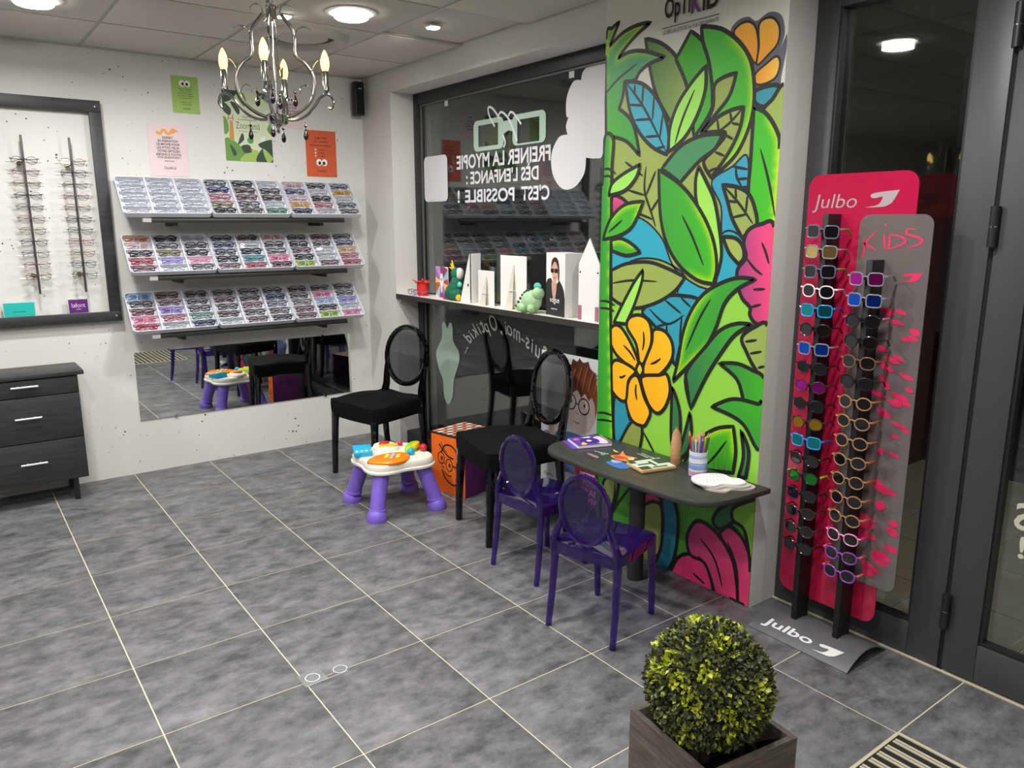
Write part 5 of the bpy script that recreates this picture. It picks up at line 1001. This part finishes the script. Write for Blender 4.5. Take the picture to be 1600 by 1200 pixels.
st_([(-.055, .235), (-.02, .285), (.04, .285), (.085, .235), (.105, .16), (.09, .15)]); st_([(-.07, .285), (-.04, .255), (.0, .225), (.045, .215)]); st_([(-.055, .30), (-.03, .262), (-.005, .245)], .005)
st_([(.036, .172), (.075, .165), (.105, .155)]); st_([(.105, .155), (.112, .11), (.095, .075), (.07, .065), (.03, .06), (-.02, .085), (-.05, .135)]); st_([(-.05, .175), (-.045, .15), (-.03, .155)], .005); st_([(-.025, .125), (.0, .108), (.03, .112)], .006); st_([(-.035, .178), (-.022, .176), (-.016, .172)], .005)
st_([(.085, .075), (.09, .095), (.105, .095)], .005)
def fd(u, v): return (-hx + .03 + u, hx + .0006, v)
lettering('OptiKid', .14, .05, lambda u, v: (.07 - u, hx + .0006, .16 + v), INK, t, .004)
# ------------------------------------------------------------------ wall table with children's things
TT = noise_mat('dark_table_top', (48, 48, 46), (66, 66, 62), 10, .42, .08, 6, (6, .7, 1))
t = thing('wall_table', 'low dark table with rounded corners fixed to the mural wall', 'table', (-.197, -2.90, 0))
tp = [(.188, -.495, 1), (.10, -.490), (-.08, -.470), (-.165, -.40), (-.190, -.26), (-.200, 0), (-.198, .26), (-.180, .40), (-.10, .478), (.02, .492), (.12, .486), (.188, .484, 1)]
MB().prism(smooth2(tp, True, 6), lambda u, v, w_: (u, v, w_), .508, .530).build('table_top', TT, t, bevel=.005)
MB().cyl((.02, .04, 0), (.02, .04, .508), .034, n=24).build('post', M('post_dark', (52, 50, 48), .5), t)
Z0 = .5305
t = thing('spiral_notebook', 'purple spiral notebook at the far end of the table', 'notebook', (-.165, -2.520, Z0), math.radians(-20))
MB().box(-.098, .088, -.072, .066, 0, .002).build('back_cover', M('nb_purple', (96, 58, 170), .5), t, smooth=0); MB().box(-.07, .092, -.070, .066, .002, .013).build('pages', M('paper', (228, 226, 220), .8), t, smooth=0)
cv = MB().box(-.07, .092, -.070, .066, .013, .0145).build('cover', M('nb_purple', (96, 58, 170)), t, smooth=0)
def nbp(pts, c, l_): link('cover_print', fill_mesh('cover_print', smooth2(pts, True, 3), lambda u, v: (u, v, .0146 + l_ * .0001), lambda a, b: c, 0), PRINT, cv)
nbp([(.03, -.05), (.08, -.06), (.08, .05), (.04, .03)], (220, 205, 235), 1); nbp([(-.04, -.03), (.04, -.045), (.05, .02), (-.01, .04)], (62, 36, 130), 2); nbp([(-.05, -.06), (-.02, -.055), (-.03, -.02)], (240, 200, 40), 3); nbp([(-.06, .02), (-.04, .05), (-.03, .02)], (225, 100, 130), 3); nbp([(.0, -.02), (.02, -.01), (.01, .01), (-.005, .0)], (225, 215, 240), 4); nbp([(-.01, .045), (.03, .04), (.03, .06)], (230, 225, 240), 4)
for k in range(14): MB().tube([(.094 + .006 * math.cos(a), -.064 + .0098 * k, .0096 + .008 * math.sin(a)) for a in [2 * PI * q / 8 for q in range(8)]], .0009, 4, closed=True, upv=(0, 1, .02)).build('coil', M('coil_gold', (205, 170, 80), .3, .8), t)
t = thing('picture_leaflet', 'dark leaflet with orange and blue pictures on the table', 'leaflet', (-.185, -2.755, Z0), math.radians(-8))
MB().box(-.105, .125, -.140, .130, 0, .0008).build('sheet', M('leaflet_dark', (52, 54, 58), .35), t, smooth=0)
def lf(pts, c, l_=1): link('printed_shape', fill_mesh('printed_shape', smooth2(pts, True, 3), lambda u, v: (u, v, .0009 + l_ * .0001), lambda a, b: c, 0), PRINT, t)
lf([(.0, -.04), (.05, -.06), (.03, .0), (.06, .06), (.01, .02), (-.03, .03), (-.04, -.03), (-.01, -.08)], (225, 140, 60), 2); lf([(-.03, -.03), (.01, -.04), (.0, .01), (-.03, .01)], (200, 60, 50), 3); lf([(.02, -.07), (.04, -.04), (.0, -.05)], (240, 215, 160), 3)
lf([(-.105, -.14), (-.04, -.14), (-.05, -.05), (-.105, -.04)], (60, 110, 180), 2); lf([(-.105, .03), (-.085, .04), (-.09, .10), (-.105, .10)], (150, 120, 132), 2); lf([(-.06, .05), (-.03, .06), (-.045, .09)], (120, 136, 150), 2); lf([(.04, -.11), (.07, -.10), (.05, -.08)], (120, 90, 140), 2); lf([(-.08, -.06), (-.04, -.07), (-.06, -.02)], (150, 175, 205), 3); lf([(.03, .05), (.035, .10), (.02, .07)], (240, 190, 60), 3)
for k in range(5): lf([(-.03 - .006 * k, .05 + .014 * k), (-.02 - .006 * k, .055 + .014 * k), (-.03 - .006 * k, .062 + .014 * k)], (200, 210, 205), 4)
for s_, x, w_ in (('VOIR ET COMPRENDRE', .105, .13), ('LE MONDE', .088, .07)): lettering(s_, w_, .010, lambda u, v, x=x: (x + v, -.005 - u, .0011), M('print_white', (235, 235, 235)), t, .01)
t = thing('wooden_puzzle', 'small wooden tile with a green maze print on the table', 'wooden tile', (-.190, -2.942, Z0 + .0016), math.radians(-14))
MB().box(-.082, .082, -.062, .062, 0, .014).build('block', M('light_wood', (206, 168, 112), .6), t, bevel=.003)
MB().box(-.078, .078, -.058, .058, .0141, .0146).build('print_ground', M('mint_print', (196, 212, 196), .5), t, smooth=0)
for b in ((-.078, -.03, -.058, -.02), (-.06, .0, .0, .012), (.0, .012, -.03, .03), (.03, .078, -.01, .05), (-.02, .05, -.05, -.038), (-.078, -.05, .03, .058)): MB().box(*b, .0147, .0152).build('maze_shape', M('maze_green', (52, 66, 58), .5), t, smooth=0)
t = thing('wooden_pencil', 'big wooden pencil figure standing on the table', 'wooden toy', (-.068, -2.966, Z0))
WD = noise_mat('turned_wood', (168, 122, 84), (192, 148, 106), 14, .6, .05, 4, (1, 1, 5))
MB().lathe([(.021, 0), (.022, .002), (.022, .095), (.0195, .099), (.018, .128), (.006, .152)], 20).build('body', WD, t); MB().lathe([(.006, .1515), (.005, .157), (.002, .160)], 12).build('tip', M('tip_brown', (150, 84, 62), .6), t)
# cup and pencils
cu = (-.110, -3.120); t = thing('pencil_cup', 'blue and white decorated cup full of colouring pencils', 'cup', (*cu, Z0))
MB().lathe([(.034, 0), (.0365, .002), (.0365, .102), (.0345, .102), (.0335, .004), (.001, .004)], 28).build('cup', M('cup_white', (214, 214, 222), .5), t)
for z0, z1, c in ((.006, .022, (196, 140, 186)), (.03, .05, (120, 150, 200)), (.052, .056, (90, 120, 180)), (.075, .088, (150, 180, 215))):
    MB().lathe([(.0366, z0), (.0368, z0 + .001), (.0368, z1 - .001), (.0366, z1)], 28, caps=False).build('stripe', M('stripe_%d%d%d' % c, c, .5), t)
PC = [('yellow', (240, 186, 20)), ('orange', (236, 120, 24)), ('light orange', (244, 160, 70)), ('red', (206, 28, 44)), ('crimson', (166, 20, 60)), ('white', (236, 236, 236)), ('pale pink', (236, 170, 180)), ('sky blue', (60, 160, 225)), ('blue', (30, 90, 190)), ('navy', (30, 45, 110)), ('teal', (20, 140, 140)), ('dark green', (20, 100, 60)), ('purple', (100, 60, 160)), ('brown', (130, 80, 50))]
slots = [(2 * PI * k / 11 + .2, .0160, .0300) for k in range(11)] + [(2 * PI * k / 3 + .5, .0048, .0105) for k in range(3)]   # outer ring and three in the middle, all leaning outwards
slots.sort(key=lambda q: -math.sin(q[0]) * q[2])
for i, (nm, c) in enumerate(PC):
    a, rb_, rr_ = slots[i]; L = .160 + .022 * ((i * 3) % 5) / 5
    t2 = thing('colouring_pencil', '%s colouring pencil standing in the cup on the table' % nm, 'pencil', (cu[0] + rb_ * math.cos(a), cu[1] + rb_ * math.sin(a), Z0 + .0055), group='colouring pencils in the cup')
    e = Vector(((rr_ - rb_) * math.cos(a), (rr_ - rb_) * math.sin(a), .097)).normalized() * L
    MB().tube([(0, 0, 0), e * .9], .0036, 6).build('shaft', M('pencil_' + nm.replace(' ', '_'), c, .4), t2); MB().tube([e * .9, e], [.0036, .0011], 6).build('sharpened_end', M('pencil_wood', (205, 165, 115), .6), t2); MB().tube([e * .985, e * 1.012], [.0014, .0005], 6).build('lead', M('pencil_' + nm.replace(' ', '_'), c), t2)
for k, (dx, dy, rz, c, lab) in enumerate(((.012, -.035, .1, (196, 176, 170), 'brownish paper cut-out at the bottom of the drawing pile'), (.008, -.014, -.05, (190, 196, 186), 'greyish paper cut-out in the middle of the drawing pile'), (0, 0, .0, (232, 228, 230), 'white scribbled paper cut-out on top of the drawing pile'))):
    t = thing('paper_cutout', lab, 'drawing', (-.150 + dx, -3.232 + dy, Z0 + .0075 * k), math.radians(-18) + rz, 'paper cut-outs on the table')
    P = smooth2([(-.085, -.02), (-.075, .04), (-.03, .068), (.03, .066), (.07, .04), (.075, .0), (.10, -.03), (.095, -.075), (.05, -.085), (.0, -.06), (-.045, -.068)], True, 5)
    MB().prism(P, lambda u, v, w_: (u, v, w_ + .004 * math.sin(9 * u + 2) * (w_ > 0) * 0), 0, .0065).build('sheets', M('paper_cut%d' % k, c, .8), t)
    if k == 2:
        for q in range(7): MB().ribbon(smooth2([(-.06 + .015 * q, -.03), (-.05 + .016 * q, .0), (-.058 + .016 * q, .03), (-.045 + .014 * q, .045)], False, 4), .0016, lambda u, v: (u, v, .0067)).build('scribble', M('scribble%d' % (q % 3), [(190, 120, 160), (130, 160, 150), (170, 150, 190)][q % 3], .7), t, smooth=0)

# ------------------------------------------------------------------ boxwood ball in a wooden planter
t = thing('planter', 'weathered grey wooden box planter in the near foreground', 'planter', (-1.192, -4.078, 0), math.radians(-7.8))
PLW = noise_mat('weathered_wood', (66, 60, 54), (112, 102, 92), 7, .75, .5, 8, (1.5, 1.5, 14)); hp, wt, ph_ = .130, .015, .42
for i in range(4):
    a = i * PI / 2; R = Matrix.Rotation(a, 3, 'Z')
    b = MB().box(-hp, hp - wt, -hp, -hp + wt, 0, ph_); b.v = [tuple(R @ Vector(p)) for p in b.v]; b.build('side_board', PLW, t, bevel=.002)
MB().box(-hp + wt, hp - wt, -hp + wt, hp - wt, .30, .31).build('soil_insert', M('pot_black', (16, 16, 16), .8), t)
MB().lathe([(.085, .310), (.092, .360), (.088, .362), (.080, .313)], 24).build('inner_pot', M('pot_black', (16, 16, 16)), t)
t = thing('boxwood_ball', 'round clipped boxwood ball with dark and lime leaves', 'topiary', (-1.200, -4.070, .335), 0)
BR = .137; bc = Vector((0, 0, .185)); MB().cyl((0, 0, -.0215), (0, 0, .06), .012, n=12).build('stem', M('boxwood_stem', (70, 54, 38), .8), t); MB().ball(bc, BR - .012, 28, 20).build('core', M('leaf_core', (26, 30, 18), .9), t)
def leaf_mat(nm, c0, c1): return noise_mat(nm, c0, c1, 30, .45)
lm = [leaf_mat('leaf_dark', (46, 50, 34), (78, 80, 54)), leaf_mat('leaf_mid', (84, 92, 40), (120, 126, 52)), leaf_mat('leaf_lime', (150, 162, 28), (196, 204, 60))]
rl = random.Random(11); bins = [MB(), MB(), MB()]; clusters = [Vector((rl.gauss(0, 1), rl.gauss(0, 1), rl.gauss(0, 1))).normalized() for _ in range(46)]
for k in range(9000):
    d = Vector((rl.gauss(0, 1), rl.gauss(0, 1), rl.gauss(0, 1))).normalized()
    near = max(d.dot(c) for c in clusters); r0 = BR - .016 + rl.random() * .014
    out_ = (d + .9 * Vector((rl.gauss(0, 1), rl.gauss(0, 1), rl.gauss(0, 1))).normalized()).normalized()
    side = out_.cross(d); side = side.normalized() if side.length > .01 else Vector((1, 0, 0)); side = (side + .5 * Vector((rl.gauss(0, 1), rl.gauss(0, 1), rl.gauss(0, 1))) * .5).normalized()
    L = rl.uniform(.011, .018); wv = side * L * .30; p = bc + d * r0; tip = p + out_ * L; mid = p + out_ * L * .5 + d * .002
    bi = 2 if near > .988 and rl.random() < .75 or rl.random() < .07 else (1 if rl.random() < .34 else 0)
    bins[bi].add([p, mid + wv, tip, mid - wv], [(0, 1, 2), (0, 2, 3)])
for b, nm, m_ in zip(bins, ('dark_leaves', 'green_leaves', 'lime_leaves'), lm): o = b.build(nm, m_, t, smooth=0); o['kind'] = 'stuff'
# ------------------------------------------------------------------ door mat and floor tape
t = thing('door_mat', 'entrance mat of pale aluminium bars and black strips', 'door mat', (-.665, -4.56, 0))
MB().box(-.365, .365, -.47, .47, .0005, .006).build('mat_base', M('mat_black', (28, 27, 26), .95), t, smooth=0)
AL = M('mat_alu', (205, 196, 172), .45, .2); brm = MB().box(-.004, .004, -.462, .462, .006, .009).mesh('bar', 0); brm.materials.append(AL)
for s in (-1, 1): MB().box(s * .365 - .006, s * .365 + .006, -.475, .475, .0005, .009).build('edge_bar', AL, t, smooth=0); MB().box(-.365, .365, s * .472 - .005, s * .472 + .005, .0005, .008).build('edge_bar', AL, t, smooth=0)
x = .330
while x > -.33:
    for dx in (0, -.013): o = link('bar', brm, None, t); o.location = (x + dx, 0, 0)
    x -= .046
TP = CLEAR('clear_tape', (222, 224, 226), (200, 204, 206), .30, base=.08)
t = thing('tape_square', 'clear square sticker with a round pad on the floor tiles', 'floor sticker', (-1.610, -2.738, .0), math.radians(2))
MB().box(-.042, .042, -.036, .038, .0006, .0010).build('film', TP, t, smooth=0); MB().lathe([(.026, .0011), (.026, .0016), (.022, .0016), (.022, .0011)], 24, caps=False).build('ring', M('tape_edge', (206, 208, 210), .4), t); MB().box(-.040, .115, -.038, -.036, .0006, .0012).build('edge', M('tape_edge', (206, 208, 210)), t, smooth=0)
t = thing('tape_dot', 'clear round pad stuck to the floor beside the square', 'floor sticker', (-1.512, -2.745, .0))
MB().lathe([(.001, .0006), (.024, .0006), (.024, .0011), (.001, .0011)], 24).build('film', TP, t); MB().lathe([(.025, .0006), (.025, .0016), (.022, .0016), (.022, .0006)], 24, caps=False).build('ring', M('tape_edge', (206, 208, 210)), t)
# ------------------------------------------------------------------ sunglasses stand
t = thing('sunglasses_stand', 'sunglasses display stand with two black fins and a pink panel', 'display stand', (.005, -3.617, 0))
SX, SY = .005, -3.617
def ah(x): u = x / .128; return .046 * (1 - u * u)
n = 20; b = MB(); xs = [-.128 + .256 * i / n for i in range(n + 1)]; P = [(x, ah(x)) for x in xs]
vs = []; fs = []
for y in (.202, -.202):
    vs += [(x, y, z + .0005) for x, z in P] + [(x, y, z + .0045) for x, z in P]
m_ = n + 1
for i in range(n):
    fs += [(i, i + 1, 2 * m_ + i + 1, 2 * m_ + i), (m_ + i, m_ + i + 1, 3 * m_ + i + 1, 3 * m_ + i), (i, i + 1, m_ + i + 1, m_ + i), (2 * m_ + i, 2 * m_ + i + 1, 3 * m_ + i + 1, 3 * m_ + i)]
fs += [(0, m_, 3 * m_, 2 * m_), (n, m_ + n, 3 * m_ + n, 2 * m_ + n)]
base = b.add(vs, fs).build('base_plate', M('base_grey', (112, 112, 118), .38, .35), t, 30)
xa, xb = -.108, -.066
def onb(u, v):   # u along -y, v up the slope
    x = xa + v; return (x, .165 - u, ah(x) + .0052)
WI = M('white_print', (226, 226, 226), .5)
lettering('Julbo', .205, .042, onb, WI, base, .02, .1)
LOGO = [(0, 0), (.35, .12), (.47, .3), (.52, .62), (.3, .55), (.17, .62), (.26, .85), (1, 1), (.84, .35), (.72, .15), (.55, .03)]
def logo(par, fn, w_, h_, mat): me = fill_mesh('logo', smooth2([(u * w_, v * h_, 1) if i in (0, 7) else (u * w_, v * h_) for i, (u, v) in enumerate(LOGO)], True, 4), fn, lambda a, b: (255, 255, 255), 0); return link('logo', me, mat, par)
logo(base, lambda u, v: onb(u + .215, v), .105, .040, WI)
FIN = M('fin_black', (18, 18, 19), .5)
fins = []
for y, zt in ((-3.535, 1.555), (-3.705, 1.405)):
    zs = ah(-.02 - SX) ; f = MB().box(-.018 - SX, .062 - SX, y - SY - .011, y - SY + .011, .030, zt)
    fins.append(f.build('fin', FIN, t, bevel=.002))
PINK = CLEAR('pink_acrylic', (226, 60, 96), (224, 42, 94), .88, base=.05, k=.7, pw=3, thru=.4)
pk = MB().prism(rrect(-3.800, -3.412, .115, 1.690, .045), lambda u, v, w_: (w_ - SX, u - SY, v), .0625, .0665).build('pink_panel', PINK, t, 30)
SILV = M('silver_print', (190, 180, 184), .35, .5)
lettering('Julbo', .165, .062, lambda u, v: (.0618 - SX, -3.432 - u - SY, 1.560 + v), SILV, pk, -.004, .15)
logo(pk, lambda u, v: (.0618 - SX, -3.625 - u - SY, 1.575 + v), .115, .055, SILV)
GREY = CLEAR('frosted_acrylic', (186, 182, 182), (186, 178, 175), .42, base=.05, k=.7, pw=3, thru=.4)
# smaller frosted panel stands in front of the pink one, carried on the right-hand fin
gp = MB().prism(rrect(-3.862, -3.618, .262, 1.552, .035), lambda u, v, w_: (w_ - SX, u - SY, v), .0560, .0595).build('frosted_panel', GREY, t, 30)
HOT = M('hot_pink_print', (222, 42, 96), .5)
def kp(cx, cy):
    px_, py_ = 1200 + cx / 4, 250 + cy / 4; return (-3.615 - (px_ - 1345) * .00212, 1.5 - (py_ - 360) * .0027 - (px_ - 1345) * .00012)
for pts in ([(622, 478), (630, 520), (624, 575)], [(702, 435), (660, 475), (634, 505), (670, 515), (715, 535)], [(752, 450), (758, 490), (766, 525)], [(752, 400), (758, 412)], [(786, 450), (790, 490), (782, 525)], [(782, 450), (850, 455), (890, 475), (850, 500), (785, 522)], [(945, 420), (900, 418), (890, 440), (950, 452), (990, 468), (960, 490), (900, 505)]):
    q = [kp(*p) for p in pts]; MB().ribbon(smooth2([(a - SY, b) for a, b in q], False, 5), .008, lambda u, v: (.0553 - SX, u, v), False, True).build('handwriting', HOT, gp, smooth=0)
logo(gp, lambda u, v: (.0553 - SX, -3.770 - u - SY, 1.335 + v), .075, .032, HOT)
rs = random.Random(5)
for k in range(46):
    z = rs.uniform(.30, 1.25); y = rs.uniform(-3.845, -3.735 if z > .6 else -3.70); w_ = rs.uniform(.012, .032) * (1.3 if z < .6 else 1); h = rs.uniform(.006, .013) * (1.6 if z < .6 else 1); tl = rs.uniform(.1, .5)
    pts = [(y - w_, z - w_ * tl), (y - w_ * .3, z + h - w_ * tl * .2), (y + w_, z + w_ * tl), (y + w_ * .2, z - h)]
    link('splash', fill_mesh('splash', smooth2([(max(min(a, -3.64), -3.855) - SY, b) for a, b in pts], True, 4), lambda u, v, k=k: (.0555 - SX - .00003 * k, u, v), lambda a, b: (0, 0, 0), 0), HOT, gp)
# sunglasses ---------------------------------------------------------
DKL = M('dark_lens', (16, 15, 17), .06, coat=.5)
def mir(nm, c): return M('mirror_lens_' + nm, c, .10, .9)
CO = {'k': ('black', (16, 16, 17)), 'g': ('slate grey', (92, 104, 128)), 'w': ('white', (226, 226, 226)), 'b': ('bright blue', (36, 140, 214)), 's': ('silver grey', (130, 132, 138)), 't': ('tan', (166, 122, 84)), 'o': ('bronze', (120, 84, 60)), 'p': ('white and pink', (232, 150, 190)), 'v': ('purple', (150, 70, 180)), 'r': ('dark tortoise', (56, 40, 34))}
LN = {'k': DKL, 'y': mir('gold', (214, 190, 120)), 'c': mir('teal', (40, 160, 170)), 'B': mir('blue', (30, 90, 220)), 'm': mir('magenta', (190, 40, 170)), 'n': mir('green', (50, 150, 60)), 'a': mir('amber', (200, 150, 40))}
LNN = {'k': 'dark lenses', 'y': 'gold mirror lenses', 'c': 'teal mirror lenses', 'B': 'blue mirror lenses', 'm': 'magenta mirror lenses', 'n': 'green mirror lenses', 'a': 'amber mirror lenses'}
TM = {'g': (84, 170, 60), 'b': (28, 80, 170), 'l': (170, 200, 40), 'P': (232, 40, 120), 'c': (236, 96, 110), 'o': (180, 96, 46), 'R': (226, 110, 150)}
NUM = ['first', 'second', 'third', 'fourth', 'fifth', 'sixth', 'seventh', 'eighth', 'ninth', 'tenth', 'eleventh', 'twelfth', 'thirteenth', 'fourteenth', 'fifteenth', 'sixteenth', 'seventeenth', 'eighteenth']
A = ['gkg', 'sy ', 'gkg', 'wk ', 'bcb', 'kk ', 'sBk', 'kk ', 'rm ', 'kk ', 'ra ', 'bcb', 'kk ', 'knl', 'kk ', 'rk ', 'rk ', 'kk ']
B = ['smk', 'sB ', 'kkR', 'kk ', 'ok ', 'kk ', 'tko', 'tko', 'tko', 'tko', 'tko', 'tko', 'tk ', 'pkP', 'vkc', 'vkc']
for lst, y, z0, dz, fn_ in ((A, -3.535, 1.495, .0675, 'left'), (B, -3.705, 1.344, .0693, 'right')):
    for i, c in enumerate(lst):
        kd = 'round' if c[0] in 't' or (c[0] == 'r') else ('rect' if c[0] in 'gbs' else 'oval')
        fm_ = M('sun_frame_' + CO[c[0]][0].replace(' ', '_'), CO[c[0]][1], .25, coat=.3); tm_ = M('sun_temple_' + c[2], TM[c[2]], .3) if c[2] in TM else fm_
        eyeglasses(kd, .0026, False, (-.034, y, z0 - dz * i), (rs.uniform(-.03, .05), rs.uniform(-.03, .03), -PI / 2 + rs.uniform(-.05, .05)), fm_,
                   '%s sunglasses with %s, %s from the top on the %s fin' % (CO[c[0]][0], LNN[c[1]], NUM[i], fn_), 'sunglasses', 'sunglasses on the stand', LN[c[1]], tm_, 'sunglasses', W=.130, H=.042, tl=.078)
for z in [1.495 - .0675 * i for i in range(18)]: MB().box(-.030 - SX, -.0175 - SX, -3.543 - SY, -3.527 - SY, z - .004, z + .012).build('nose_rest', FIN, fins[0])
for z in [1.344 - .0693 * i for i in range(16)]: MB().box(-.030 - SX, -.0175 - SX, -3.713 - SY, -3.697 - SY, z - .004, z + .012).build('nose_rest', FIN, fins[1])
